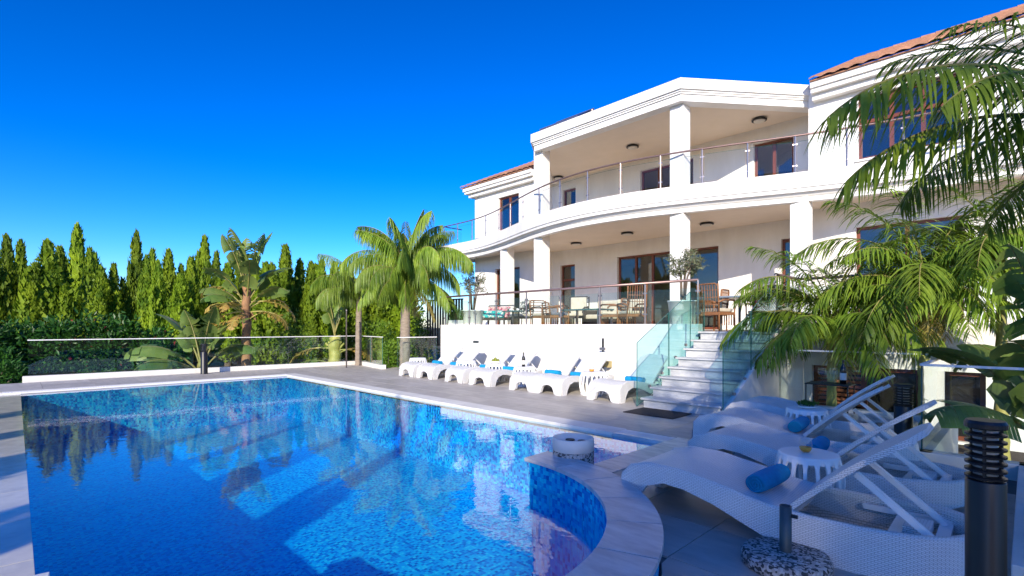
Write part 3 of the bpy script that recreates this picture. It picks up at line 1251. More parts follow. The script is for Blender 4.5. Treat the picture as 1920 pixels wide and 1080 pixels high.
# ---- solar heater on the portico roof
sp = thing('solar_panel', 'tilted solar panel showing above the portico roof edge', 'solar panel', (6.75, -1.35, 8.42))
m = M()
m.box(-.9, .9, -.45, .65, -.295, 0)
m.obj('plinth', TRIM, sp)
m = M()
m.bar((-.85, .1, .62), (.85, .1, .62), 1.1, .06, up=(0, -.5, .86))
m.obj('collector', SOLAR, sp)
for x_ in (-.7, 0, .7):
    m = M()
    m.bar((x_, .5, 0), (x_, .5, .88), .04, .04)
    m.bar((x_, -.35, 0), (x_, -.35, .40), .04, .04)
    m.bar((x_, -.35, .37), (x_, .5, .84), .04, .04)
    m.obj('bracket', STEEL, sp)
for a_, b_ in (((-.9, -.38, .36), (.9, -.38, .36)), ((-.9, .58, .90), (.9, .58, .90))):
    m = M()
    m.bar(a_, b_, .05, .08)
    m.obj('frame_rail', STEEL, sp)

# ================================================================== GLASS BALUSTRADES OF THE DECK
def balustrade(name, label, pts, maxlen, kerb=.13, top=1.0, kw=.17, mat=GLASS, caps=True, gate=None):
    b0 = pts[0]
    f = thing(name, label, 'glass fence', (b0[0], b0[1], 0))
    for a, b_ in zip(pts, pts[1:]):
        L = math.hypot(b_[0] - a[0], b_[1] - a[1])
        if kerb:
            m = M()
            d = Vector((b_[0] - a[0], b_[1] - a[1], 0)).normalized()
            m.bar(Vector((a[0], a[1], kerb / 2 - .3)) - d * kw / 2, Vector((b_[0], b_[1], kerb / 2 - .3)) + d * (kw / 2 - .002), kw, kerb + .6)
            m.obj('kerb', PALEST, f, world=True, bevel=.006)
        n_ = max(1, math.ceil(L / maxlen))
        for i in range(n_):
            u0, u1 = i / n_ + .012 / L, (i + 1) / n_ - .012 / L
            p, q = (lerp(a[0], b_[0], u0), lerp(a[1], b_[1], u0)), (lerp(a[0], b_[0], u1), lerp(a[1], b_[1], u1))
            gpanel(p, q, kerb + .001 if kerb else .03, top, f, mat, .014)
        if caps:
            m = M()
            m.bar((a[0], a[1], top + .012), (b_[0], b_[1], top + .012), .03, .022)
            m.obj('top_rail', STEEL if caps == 1 else PLASTIC, f, world=True)
    return f


balustrade('glass_balustrade', 'long frameless glass fence on a white kerb behind the far end of the pool',
           [(1.62, -15.72), (2.1, -7.15), (4.45, -7.6)], 2.0, caps=2)
balustrade('glass_balustrade', 'short glass panel beside the palm trunk at the left end of the terrace wall',
           [(5.3, -7.6), (5.55, -6.3)], 1.5, kerb=0, caps=2)
balustrade('glass_balustrade', 'stepped glass fence on a kerb between the shaded loungers and the planting by the house',
           [(15.98, -7.1), (18.08, -7.1), (18.08, -9.55), (18.84, -9.55), (18.84, -12.2)], 2.7, top=.96, mat=GLASS, caps=2)

# ================================================================== LOUNGERS, TOWELS, SIDE TABLES
ZT = [(0, .25), (.07, .325), (.22, .365), (.45, .365), (.7, .325), (1.0, .265), (1.2, .245), (1.5, .25), (1.8, .27), (2.0, .275)]
ZB = [(0, .0), (.12, .0), (.15, .10), (.22, .20), (.35, .245), (.5, .235), (.7, .185), (.9, .11), (1.1, .035), (1.25, 0), (1.5, 0), (1.65, .025), (1.85, .08), (2.0, .12)]
LW = .36


def lounger_meshes():
    d = {}
    # rim: from the foot along one side, round the head, back to the foot
    path = []
    us = [0, .03, .07, .12, .135, .15, .18, .22, .28, .35, .43, .5, .6, .7, .8, .9, 1.0, 1.1, 1.25, 1.4, 1.5, 1.6]
    rc = .34
    for u in us:
        path.append((u, -LW, u))
    for k in range(1, 16):
        a = -90 + 180 * k / 16
        path.append((2.0 - rc + rc * math.cos(R(a)), LW * math.sin(R(a)), 2.0 - rc + rc * math.cos(R(a))))
    for u in reversed(us):
        path.append((u, LW, u))
    m = M()
    rows = []
    n_ = len(path)
    for i, (x_, y_, u) in enumerate(path):
        a = path[max(0, i - 1)]
        c_ = path[min(n_ - 1, i + 1)]
        t_ = Vector((c_[0] - a[0], c_[1] - a[1])).normalized()
        nx, ny = t_.y, -t_.x           # outward
        zt, zb = interp(ZT, u), interp(ZB, u)
        lean = .02
        rows.append([(x_ - nx * .055, y_ - ny * .055, zt - .025), (x_ - nx * .045, y_ - ny * .045, zt - .004), (x_ - nx * .012, y_ - ny * .012, zt), (x_, y_, zt - .012),
                     (x_ + nx * lean * .6, y_ + ny * lean * .6, lerp(zt, zb, .5)), (x_ + nx * lean, y_ + ny * lean, zb), (x_ - nx * .012, y_ - ny * .012, zb), (x_ - nx * .055, y_ - ny * .055, lerp(zb, zt, .35))])
    for r in rows:
        r.append(r[0])
    m.grid(rows)
    for r in (rows[0], rows[-1]):
        b_ = len(m.v)
        m.v.extend(r[:-1])
        m.f.append(tuple(range(b_, b_ + len(r) - 1)))
        m.m.append(0)
    d['frame'] = m.mesh('frame', WICKER, False)
    # foot apron with two legs
    m = M()
    cols = 17
    top, bot = [], []
    for j in range(cols):
        y_ = lerp(-LW, LW, j / (cols - 1))
        v = abs(y_) / LW
        zb = 0 if v > .52 else .03 + .16 * math.sqrt(max(0, 1 - (v / .52) ** 2)) if v < .50 else .02
        top.append((-.0 + .018 * (1 - v * v) * -1, y_, .25))
        bot.append((-.028, y_, zb))
    m.grid([bot, top])
    m.grid([[(p[0] + .06, p[1], p[2]) for p in bot], [(p[0] + .06, p[1], p[2]) for p in top]])
    m.grid([bot, [(p[0] + .06, p[1], p[2]) for p in bot]])
    d['leg'] = m.mesh('foot_legs', WICKER, False)
    # seat
    m = M()
    rows = []
    for i in range(25):
        u = 1.16 * i / 24
        zt = interp(ZT, u)
        rows.append([(u - (.012 if i == 0 else 0), lerp(-LW + .02, LW - .02, j / 8), zt - .004 - .012 * math.cos(math.pi * (j / 8 - .5)) * (u > .05)) for j in range(9)])
    m.grid(rows)
    m.grid([[(p[0], p[1], p[2] - .03) for p in r] for r in rows])
    d['seat'] = m.mesh('seat', WICKER, True)
    # backrest hinged at u 1.14, local to the lounger
    m = M()
    ang = R(40)
    L = .82
    tops, bots = [], []
    for i in range(13):
        t_ = i / 12
        sx = 1.13 + L * t_ * math.cos(ang)
        sz = .262 + L * t_ * math.sin(ang) + .03 * math.sin(math.pi * t_)
        hw = (LW - .055) * (1 if t_ < .86 else math.sqrt(max(.25, 1 - ((t_ - .86) / .16) ** 2)))
        rr, rb = [], []
        for j in range(9):
            y_ = lerp(-hw, hw, j / 8)
            dip = -.012 * math.cos(math.pi * (j / 8 - .5))
            rr.append((sx, y_, sz + dip))
            rb.append((sx + .03 * math.sin(ang), y_, sz - .034 * math.cos(ang)))
        tops.append(rr)
        bots.append(rb)
    m.grid(tops)
    m.grid(bots)
    for e in (0, 8):
        m.grid([[r[e] for r in tops], [r[e] for r in bots]])
    for r in (0, 12):
        m.grid([tops[r], bots[r]])
    d['back'] = m.mesh('backrest', WICKER, False)
    m = M()
    m.bar((1.46, 0, .50), (1.83, 0, .20), .045, .028)
    d['strut'] = m.mesh('strut', PLASTIC)
    m = M()
    m.box(1.60, 1.66, -.31, .31, .165, .20)
    m.box(1.80, 1.86, -.29, .29, .165, .20)
    for y_ in (-.24, .24):
        m.bar((1.42, y_, .20), (1.86, y_, .20), .035, .03)
    d['rack'] = m.mesh('support_rack', PLASTIC)
    m = M()
    m.box(1.66, 1.78, -.10, .10, .185, .235)
    d['block'] = m.mesh('block', WICKER)
    return d


LM = lounger_meshes()


def lounger(loc, rz, label, group):
    t = thing('sun_lounger', label, 'sun lounger', loc, rz, group)
    put('frame', LM['frame'], t)
    put('foot_legs', LM['leg'], t)
    put('seat', LM['seat'], t)
    bk = put('backrest', LM['back'], t)
    for y_ in (-.19, .19):
        put('strut', LM['strut'], bk, False, (0, y_, 0))
    rk = put('support_rack', LM['rack'], t)
    put('block', LM['block'], rk)
    return t


def towel_mesh():
    m = M()
    # a rolled towel: spiral end, soft lumpy barrel
    n_ = 26
    rows = []
    for i in range(9):
        y_ = lerp(-.2, .2, i / 8)
        r = .067 * (1 - .10 * (abs(i - 4) / 4) ** 3)
        rows.append([(r * 1.06 * math.cos(2 * math.pi * j / n_), y_, .064 + r * .93 * math.sin(2 * math.pi * j / n_)) for j in range(n_ + 1)])
    m.grid(rows)
    for e, sg in ((0, -1), (8, 1)):
        sp_ = []
        y_ = rows[e][0][1]
        for k in range(60):
            a = k / 60 * 2 * math.pi * 3.2
            r = .06 * (1 - k / 62)
            sp_.append((r * math.cos(a), y_ + sg * .004 * (1 + math.sin(k)), .064 + r * math.sin(a)))
        m.tube(sp_, .0065, 5)
        b_ = len(m.v)
        m.v.extend((p[0] * .97, y_ - sg * .006, (p[2] - .064) * .97 + .064) for p in rows[e][:-1])
        m.f.append(tuple(range(b_, b_ + n_)))
        m.m.append(0)
    return m.mesh('rolled_towel', TOWEL, True)


TWM = towel_mesh()


def towel(loc, rz, label, sc_=1.):
    o = put('rolled_towel', TWM, None, False, loc, (0, 0, rz), (sc_,) * 3)
    return tag(o, label, 'towel', 'rolled towels on the sun loungers')


def towel_on(lg_loc, lg_rz, label, u=.98, v=0.):
    c_, s_ = math.cos(lg_rz), math.sin(lg_rz)
    return towel((lg_loc[0] + c_ * u - s_ * v, lg_loc[1] + s_ * u + c_ * v, interp(ZT, u) - .012), lg_rz + R(random.uniform(-8, 8)), label)


# row along the terrace wall, feet to the pool
random.seed(4)
rowx = [(7.02, 'leftmost'), (7.88, 'second'), (9.1, 'third'), (10.05, 'fourth'), (11.4, 'fifth'), (12.12, 'sixth'), (13.45, 'seventh')]
for x_, o_ in rowx:
    rz = R(90 + random.uniform(-2.5, 2.5))
    loc = (x_, -8.36, 0)
    extra = ''
    lounger(loc, rz, f'white sun lounger by the terrace wall, {o_} from the left of the row{extra}', 'sun loungers along the terrace wall')
    towel_on(loc, rz, f'rolled turquoise towel on the {o_} lounger from the left along the terrace wall', u=1.0)
# shaded loungers in the foreground
fg = [((16.66, -12.30, 0), R(1), 'nearest white wicker sun lounger in shade, in front of the juice table', 'rolled blue towel on the nearest shaded lounger'),
      ((16.55, -10.98, 0), R(-2), 'second nearest shaded white wicker lounger, just behind the juice table', 'rolled blue towel on the shaded lounger behind the juice table'),
      ((16.10, -9.95, 0), R(-1), 'third shaded white wicker lounger, in front of the herb-topped drum table', 'rolled blue towel on the shaded lounger in front of the herb-topped table'),
      ((15.95, -8.72, 0), R(0), 'farthest of the four foreground wicker loungers, half sunlit, beyond the herb-topped table', None)]
for i, (loc, rz, la, lb) in enumerate(fg):
    lounger(loc, rz, la, 'sun loungers in the shaded foreground')
    if lb:
        towel_on(loc, rz, lb, u=(.93, 1.0, 1.02)[i], v=(-.02, 0, -.05)[i])


# drum side tables of curved slats
def drum_meshes():
    m = M()
    m.lathe([(.02, .34), (.214, .34), (.216, .35), (.212, .382), (.205, .392), (.02, .392)], 28)
    top = m.mesh('table_top', PLASTIC)
    m = M()
    m.lathe([(.19, 0), (.225, 0), (.225, .022), (.19, .022), (.19, 0)], 28, caps=False)
    ring = m.mesh('base_ring', PLASTIC)
    m = M()
    rows = []
    for i in range(7):
        t_ = i / 6
        z = lerp(.015, .375, t_)
        r = .205 + .035 * math.sin(math.pi * t_)
        hw = .012 + .012 * (abs(2 * t_ - 1) ** 6)
        rows.append([(r - .012, -hw, z), (r + .006, -hw, z), (r + .006, hw, z), (r - .012, hw, z), (r - .012, -hw, z)])
    m.grid(rows)
    return top, ring, m.mesh('slat', PLASTIC)


DM = drum_meshes()


def drum(loc, label, group='white drum side tables', s=1.):
    t = thing('side_table', label, 'side table', loc, 0, group)
    put('table_top', DM[0], t)
    put('base_ring', DM[1], t)
    for k in range(18):
        put('slat', DM[2], t, False, (0, 0, 0), (0, 0, 2 * math.pi * k / 18))
    t.scale = (s, s, s)
    return t


drum((6.35, -7.55, 0), 'white slatted drum table standing left of the leftmost lounger by the terrace wall', s=1.1)
drum((8.5, -7.5, 0), 'white slatted drum table between the second and third loungers of the wall row', s=1.15)
drum((9.58, -7.45, 0), 'white slatted drum table with green fruit, between third and fourth loungers of the row', s=1.1)
drum((10.72, -7.6, 0), 'white slatted drum table carrying the wine bottle, between fourth and fifth wall loungers', s=1.1)
drum((12.78, -7.75, 0), 'white slatted drum table carrying orange juice, between sixth and seventh wall loungers', s=1.15)
drum((17.64, -11.6, 0), 'white drum table with a glass of juice between the two nearest shaded loungers', s=.98)
drum((17.0, -9.32, 0), 'white drum table topped with green herbs between the two far foreground loungers', s=1.0)


def lathe_thing(name, prof, mat, loc, label, cat, n=20, smooth=True, parent=None, caps=True):
    m = M()
    m.lathe(prof, n, caps=caps)
    o = m.obj(name, mat, parent, smooth)
    o.location = loc
    if label:
        tag(o, label, cat)
    WL[o.name] = Vector(loc)
    return o


def juice(loc, label, s=1.):
    t = thing('juice_glass', label, 'glass', loc)
    m = M()
    m.lathe([(.002, 0), (.028, .001), (.043, .025), (.047, .055), (.043, .085), (.037, .112)], 20, caps=False)
    m.obj('bowl', DRINKG, t, True)
    m = M()
    m.lathe([(.02, .005), (.030, .007), (.041, .025), (.043, .040)], 20)
    m.obj('juice', JUICE, t, True)
    t.scale = (s, s, s)
    return t


juice((17.62, -11.6, .392 * .98 + .001), 'stemless glass of orange juice on the near drum table')
juice((12.76, -7.78, .392 * 1.15 + .001), 'glass of orange juice on the drum table by the terrace wall', 1.2)
# wine bottle and ice bucket on the wall row table
t = thing('wine_bottle', 'dark wine bottle with pale label on a drum table by the terrace wall', 'bottle', (10.72, -7.62, .392 * 1.1 + .001))
m = M()
m.lathe([(.01, 0), (.04, .002), (.041, .18), (.036, .21), (.016, .25), (.014, .32), (.017, .325), (.016, .33)], 16)
m.obj('glass_body', BOTTLE, t, True)
m = M()
m.lathe([(.0415, .05), (.0425, .055), (.0425, .14), (.0415, .145)], 16, caps=False)
m.obj('paper_label', LABELM, t, True)
for dx, la in ((-.11, 'left of'), (.11, 'right of')):
    g_ = thing('wine_glass', f'stemmed wine glass just {la} the wine bottle', 'glass', (10.72 + dx * .7, -7.62 + dx * .72, .392 * 1.1 + .001))
    m = M()
    m.lathe([(.032, .001), (.004, .006), (.004, .08), (.02, .09), (.036, .12), (.033, .17)], 14, caps=False)
    m.obj('bowl', DRINKG, g_, True)
# fruit and herbs
fr = thing('fruit_bowl', 'low bowl of green fruit on a drum table in the wall row', 'fruit', (9.58, -7.45, .392 * 1.1 + .001))
m = M()
m.lathe([(.05, 0), (.12, .03), (.15, .06), (.145, .06), (.11, .035), (.02, .012)], 18, caps=False)
m.obj('bowl', PLASTIC, fr, True)
for k in range(7):
    m = M()
    a = k * 2.4
    r = .07 if k else 0
    m.lathe([(.002, -.038), (.026, -.028), (.038, 0), (.026, .028), (.002, .038)], 10, (r * math.cos(a), r * math.sin(a), .075 + (0 if k else .04)))
    m.obj('fruit', surf('green_fruit', (.26, .28, .03), .4, (.18, .22, .02), 9.) if 'green_fruit' not in MATS else MATS['green_fruit'], fr, True)


def leafcloud(m, N, fn, size, asp=.45, up=.3, fold=.25, seed=1, mi=0):
    """N folded leaves, fn() gives a point and its outward direction"""
    rg = random.Random(seed)
    for _ in range(N):
        p, o_ = fn(rg)
        d = Vector((rg.gauss(0, 1), rg.gauss(0, 1), rg.gauss(0, 1))).normalized()
        d = (d + Vector(o_) * .9 + Vector((0, 0, up))).normalized()
        sd = d.cross(Vector((rg.gauss(0, 1), rg.gauss(0, 1), rg.gauss(0, 1)))).normalized()
        nn_ = d.cross(sd)
        L = size * rg.uniform(.6, 1.35)
        w_ = L * asp * .5
        p = Vector(p)
        mid = p + d * L * .5
        b_ = len(m.v)
        m.v.extend([tuple(p), tuple(mid + sd * w_ + nn_ * w_ * fold), tuple(p + d * L), tuple(mid - sd * w_ + nn_ * w_ * fold)])
        m.f.append((b_, b_ + 1, b_ + 2))
        m.f.append((b_, b_ + 2, b_ + 3))
        m.m.extend((mi, mi))


hb = thing('herb_dish', 'small dish of green herbs on the drum table between the far loungers', 'plant', (17.0, -9.32, .393))
m = M()
m.lathe([(.05, 0), (.085, .012), (.09, .03), (.08, .03)], 16)
m.obj('dish', POTW, hb)
m = M()
leafcloud(m, 160, lambda r: ((r.gauss(0, .04), r.gauss(0, .04), .03 + r.random() * .02), (0, 0, 1)), .045, .5, .8)
m.obj('leaves', GRASSL, hb)

# small black table with wine glasses by the cellar window
bt = thing('black_side_table', 'small black metal table with wine glasses beside the stair wall', 'table', (16.92, -8.0, 0))
m = M()
m.box(-.26, .26, -.19, .19, .56, .575)
m.obj('table_top', DARK, bt, bevel=.004)
for x_ in (-.245, .245):
    for y_ in (-.175, .175):
        m = M()
        m.bar((x_, y_, 0), (x_, y_, .56), .014, .014)
        m.obj('leg', DARK, bt)
for i, (dx, dy, la) in enumerate(((-.08, -.05, 'left'), (.04, .03, 'right'))):
    g_ = thing('wine_glass', f'{la} of two large wine glasses on the small black table', 'glass', (16.92 + dx, -8.0 + dy, .5755))
    m = M()
    m.lathe([(.04, .001), (.005, .006), (.005, .09), (.03, .105), (.05, .145), (.043, .21)], 18, caps=False)
    m.obj('bowl', DRINKG, g_, True)
wb = thing('wine_bottle', 'dark wine bottle beside the glasses on the small black table', 'bottle', (17.06, -7.93, .5755))
m = M()
m.lathe([(.01, 0), (.038, .002), (.039, .18), (.034, .21), (.015, .25), (.013, .31), (.016, .32)], 16)
m.obj('glass_body', BOTTLE, wb, True)
m = M()
m.lathe([(.0395, .05), (.0402, .055), (.0402, .14), (.0395, .145)], 16, caps=False)
m.obj('paper_label', LABELM, wb, True)


# ================================================================== BOLLARDS, BASES, SHOWER, MAT
def bollard(loc, label, h=.98, r=.085):
    t = thing('bollard_light', label, 'bollard light', loc, 0, 'black bollard lights')
    m = M()
    m.lathe([(r * 1.05, 0), (r, .012), (r, h - .24), (r * .96, h - .235)], 28)
    m.obj('post', DARK, t, True)
    m = M()
    m.lathe([(r * .62, h - .235), (r * .62, h - .03)], 24)
    m.obj('lens', surf('frosted_lens', (.45, .45, .46), .3) if 'frosted_lens' not in MATS else MATS['frosted_lens'], t, True)
    for k in range(7):
        m = M()
        z = h - .222 + k * .028
        m.lathe([(r * .66, z), (r * 1.02, z - .006), (r * 1.03, z + .002), (r * .66, z + .009)], 28, caps=False)
        m.obj('louvre', DARK, t)
    for k in range(3):
        a = k * 2.094 + .5
        m = M()
        m.tube([(r * .82 * math.cos(a), r * .82 * math.sin(a), h - .24), (r * .82 * math.cos(a), r * .82 * math.sin(a), h - .03)], .006, 6)
        m.obj('pin', DARK, t)
    m = M()
    m.lathe([(r * .98, h - .032), (r * 1.06, h - .028), (r * 1.06, h - .012), (r * .95, h), (.002, h)], 28)
    m.obj('cap', DARK, t)
    return t


bollard((18.70, -13.19, 0), 'large black bollard light in the right foreground beside the nearest lounger', .98, .062)
bollard((17.86, -9.0, 0), 'black bollard light standing behind the raised backrest near the glass corner', .72)
bollard((2.42, -12.1, 0), 'black bollard light at the far end of the pool by the glass fence', .86, .09)


def umbrella_base(loc, label, r=.23, h=.34):
    t = thing('umbrella_base', label, 'umbrella base', loc, 0, 'umbrella bases')
    m = M()
    m.lathe([(r * .96, 0), (r, .012), (r, .055), (r * .95, .075), (r * .3, .085), (.03, .085)], 32)
    m.obj('disc', PEBBLE, t, True)
    m = M()
    m.lathe([(.031, .08), (.031, h), (.026, h), (.026, .12)], 16, caps=False)
    m.obj('sleeve', GREYM, t, True)
    m = M()
    m.tube([(.028, 0, h - .05), (.062, 0, h - .05)], .011, 8)
    m.obj('screw', DARK, t)
    return t


umbrella_base((17.86, -12.83, 0), 'pebbled umbrella base with grey sleeve in front of the nearest lounger')
umbrella_base((17.72, -9.48, 0), 'pebbled umbrella base behind the shaded loungers near the corner bollard')
umbrella_base((11.55, -6.75, 0), 'umbrella base with short sleeve by the terrace wall behind the fifth lounger', .2, .42)

# concrete ashtray cylinder on the deck by the round rim
a_ = thing('ashtray_stand', 'pebbled concrete cylinder with smooth hollow top beside the round pool rim', 'ashtray', (15.93, -12.32, 0))
m = M()
m.lathe([(.18, 0), (.185, .01), (.185, .23), (.181, .235)], 36)
m.obj('pebbled_body', PEBBLE, a_, True)
m = M()
m.lathe([(.181, .235), (.187, .24), (.187, .34), (.182, .348), (.165, .348), (.155, .31), (.01, .302)], 36, caps=False)
m.obj('smooth_collar', PALEST, a_, True)
for dx, dy, r_ in ((-.06, .03, .045), (.05, .06, .04), (.05, -.06, .03)):
    m = M()
    m.lathe([(r_, .306), (r_ * .9, .316), (.003, .312)], 14, (dx, dy, 0))
    m.obj('hollow', DARK, a_, True)  # raised disc, its dark colour standing in for the shade in a hollow

# outdoor shower on the terrace wall
sh = thing('outdoor_shower', 'slim dark outdoor shower post against the white terrace wall', 'shower', (12.02, -6.36, 0))
m = M()
m.bar((0, 0, 0), (0, 0, 1.08), .035, .035)
m.obj('post', DARK, sh)
m = M()
m.bar((-.075, -.02, .84), (.075, -.02, .84), .03, .06)
m.obj('mixer', STEEL, sh)
m = M()
m.bar((-.08, .03, .60), (-.08, .03, .74), .03, .03)
m.obj('hand_shower', GREYM, sh)
m = M()
m.box(.04, .16, -.01, .12, .42, .56)
m.obj('soap_box', surf('brass_box', (.45, .36, .16), .4), sh)
ps_ = tag(lathe_thing('garden_pole', [(.022, 0), (.02, 1.85), (.03, 1.86), (.03, 1.9), (.002, 1.91)], STEEL, (3.2, -8.2, 0), None, None), 'thin steel pole standing before the far glass fence', 'pole')

# mat at the foot of the stairs
mt = M()
mt.box(14.36, 15.2, -9.12, -8.52, .0012, .014)
tag(mt.obj('door_mat', MAT, None), 'dark woven mat on the deck at the foot of the marble stairs', 'mat')

# ================================================================== VEGETATION
FW = 950.
CX, CY, CC, CS = 18.82, -15.93, .7, .714143


def on_ray(px, Z):
    """ground point seen at column px of the photograph at depth Z"""
    X = (px - 960) / FW * Z
    return CX + CC * X - CS * Z, CY + CS * X + CC * Z


def z_at(py, Z):
    return 1.35 + (612 - py) * Z / FW


# ---- cypress crowns: several upright plumes of small sprays, unit height and unit radius
def cypress_crown(seed, plumes):
    rg = random.Random(seed)
    m = M()
    P = [(0, 0, 1., .62)]
    for i in range(plumes):
        a = rg.uniform(0, 6.283)
        r = rg.uniform(.35, .75)
        P.append((r * math.cos(a), r * math.sin(a), rg.uniform(.55, .9), rg.uniform(.32, .5)))
    wsum = sum(p[2] * p[3] for p in P)

    def prof(t):
        return (min(1, (t + .05) / .22) ** .6) * (1 - t) ** .55 * (1 - .15 * math.sin(9 * t))

    for (cx_, cy_, hh, rr) in P:
        # dark heart
        rows = []
        for i in range(8):
            t = i / 7
            rows.append([(cx_ + rr * .62 * prof(t * .96) * math.cos(2 * math.pi * j / 7 + i), cy_ + rr * .62 * prof(t * .96) * math.sin(2 * math.pi * j / 7 + i), hh * t * .94) for j in range(8)])
        m.grid(rows)
        N = int(5200 * hh * rr / wsum)
        for _ in range(N):
            t = rg.random() ** .85
            a = rg.uniform(0, 6.283)
            lump = 1 + .22 * math.sin(3 * a + 11 * t + cx_ * 9) + .12 * math.sin(7 * a - 23 * t)
            r = rr * prof(t) * lump * rg.uniform(.62, 1.05)
            p = Vector((cx_ + r * math.cos(a), cy_ + r * math.sin(a), hh * t))
            out = Vector((math.cos(a), math.sin(a), 0))
            d = (out * rg.uniform(-.05, .55) + Vector((0, 0, .34)) * rg.uniform(.6, 1.5) + Vector((rg.gauss(0, .14), rg.gauss(0, .14), 0)))
            # unit tree is far taller than wide: sprays are laid out in scaled space later
            L = rg.uniform(.10, .24)
            tip = p + Vector((d.x * L, d.y * L, d.z * L * .62))
            sd = out.cross(Vector((0, 0, 1))) * rg.uniform(.035, .075)
            if rg.random() < .2:
                sd = Vector((rg.gauss(0, .05), rg.gauss(0, .05), 0))
            mid = p.lerp(tip, .45)
            b_ = len(m.v)
            m.v.extend([tuple(p), tuple(mid + sd), tuple(tip), tuple(mid - sd + out * .02)])
            m.f.append((b_, b_ + 1, b_ + 2))
            m.f.append((b_, b_ + 2, b_ + 3))
            m.m.extend((0, 0))
    return m.mesh('crown', CYP)


CYPM = [cypress_crown(11 + k, (2, 4, 3, 5, 1)[k]) for k in range(5)]
m = M()
m.tube([(0, 0, 0), (.01, 0, .3), (0, .01, .75)], .1, 7, radii=[.16, .11, .03])
CYPT = m.mesh('trunk', BARK, True)


def cypress(x_, y_, h, r, var, rot, label, group='cypress trees behind the pool'):
    t = thing('cypress_tree', label, 'cypress', (x_, y_, GZ), rot, group)
    put('trunk', CYPT, t, False, (0, 0, 0), (0, 0, 0), (r, r, h))
    put('crown', CYPM[var], t, False, (0, 0, .25), (0, 0, 0), (r, r, h - .25))
    return t


ORD = ['first', 'second', 'third', 'fourth', 'fifth', 'sixth', 'seventh', 'eighth', 'ninth', 'tenth', 'eleventh', 'twelfth', 'thirteenth', 'fourteenth', 'fifteenth',
       'sixteenth', 'seventeenth', 'eighteenth', 'nineteenth', 'twentieth', 'twenty-first', 'twenty-second', 'twenty-third', 'twenty-fourth', 'twenty-fifth',
       'twenty-sixth', 'twenty-seventh', 'twenty-eighth', 'twenty-ninth', 'thirtieth', 'thirty-first', 'thirty-second', 'thirty-third', 'thirty-fourth', 'thirty-fifth', 'thirty-sixth']
cyps = [(-22, 462, 24, 40), (13, 449, 22, 30), (38, 458, 24, 26), (66, 500, 21.5, 30), (90, 458, 22, 42), (112, 470, 23, 30), (145, 428, 26, 32), (168, 471, 25.5, 26), (190, 507, 21.5, 32),
        (213, 500, 22, 26), (256, 441, 24, 26), (275, 486, 22, 20), (286, 474, 26, 22), (297, 495, 22, 22), (316, 475, 24, 30), (338, 520, 22, 30), (358, 489, 24, 30), (384, 450, 27, 26), (406, 478, 29, 22),
        (428, 500, 24, 34), (452, 496, 26, 34), (480, 505, 23, 36), (510, 500, 23, 36), (535, 467, 25, 32), (562, 492, 26, 28), (583, 497, 24, 28), (603, 494, 26, 28), (628, 500, 24, 32), (655, 505, 25, 34), (690, 500, 26, 40), (725, 505, 26, 40), (765, 505, 26, 40)]
rg0 = random.Random(77)
vis = [c for c in cyps if c[0] > 0]
for px, ty, Z, wpx in cyps:
    x_, y_ = on_ray(px, Z)
    h = z_at(ty, Z) - GZ
    r = wpx / FW * Z * 1.32
    k = ORD[vis.index((px, ty, Z, wpx))] if px > 0 else None
    size = 'tall' if ty < 462 else 'short' if ty > 494 else 'medium-high'
    shape = 'slender' if wpx < 27 else 'broad'
    lab = f'{size} {shape} cypress behind the far fence, {k} from the left of the row' if k else 'broad cypress cut off by the left picture edge behind the pool'
    cypress(x_, y_, h, r, rg0.randrange(5), rg0.uniform(0, 6.28), lab)


for i in range(15):
    px, Z = 14 + i * 49 + rg0.uniform(-12, 12), rg0.uniform(28.5, 31)
    x_, y_ = on_ray(px, Z)
    cypress(x_, y_, z_at(rg0.uniform(497, 532), Z) - GZ, rg0.uniform(1.3, 1.9), (1, 3)[i % 2], rg0.uniform(0, 6.28), f'darker cypress in the second row behind the fence, {ORD[i]} from the left of that row', 'cypress trees of the second row')


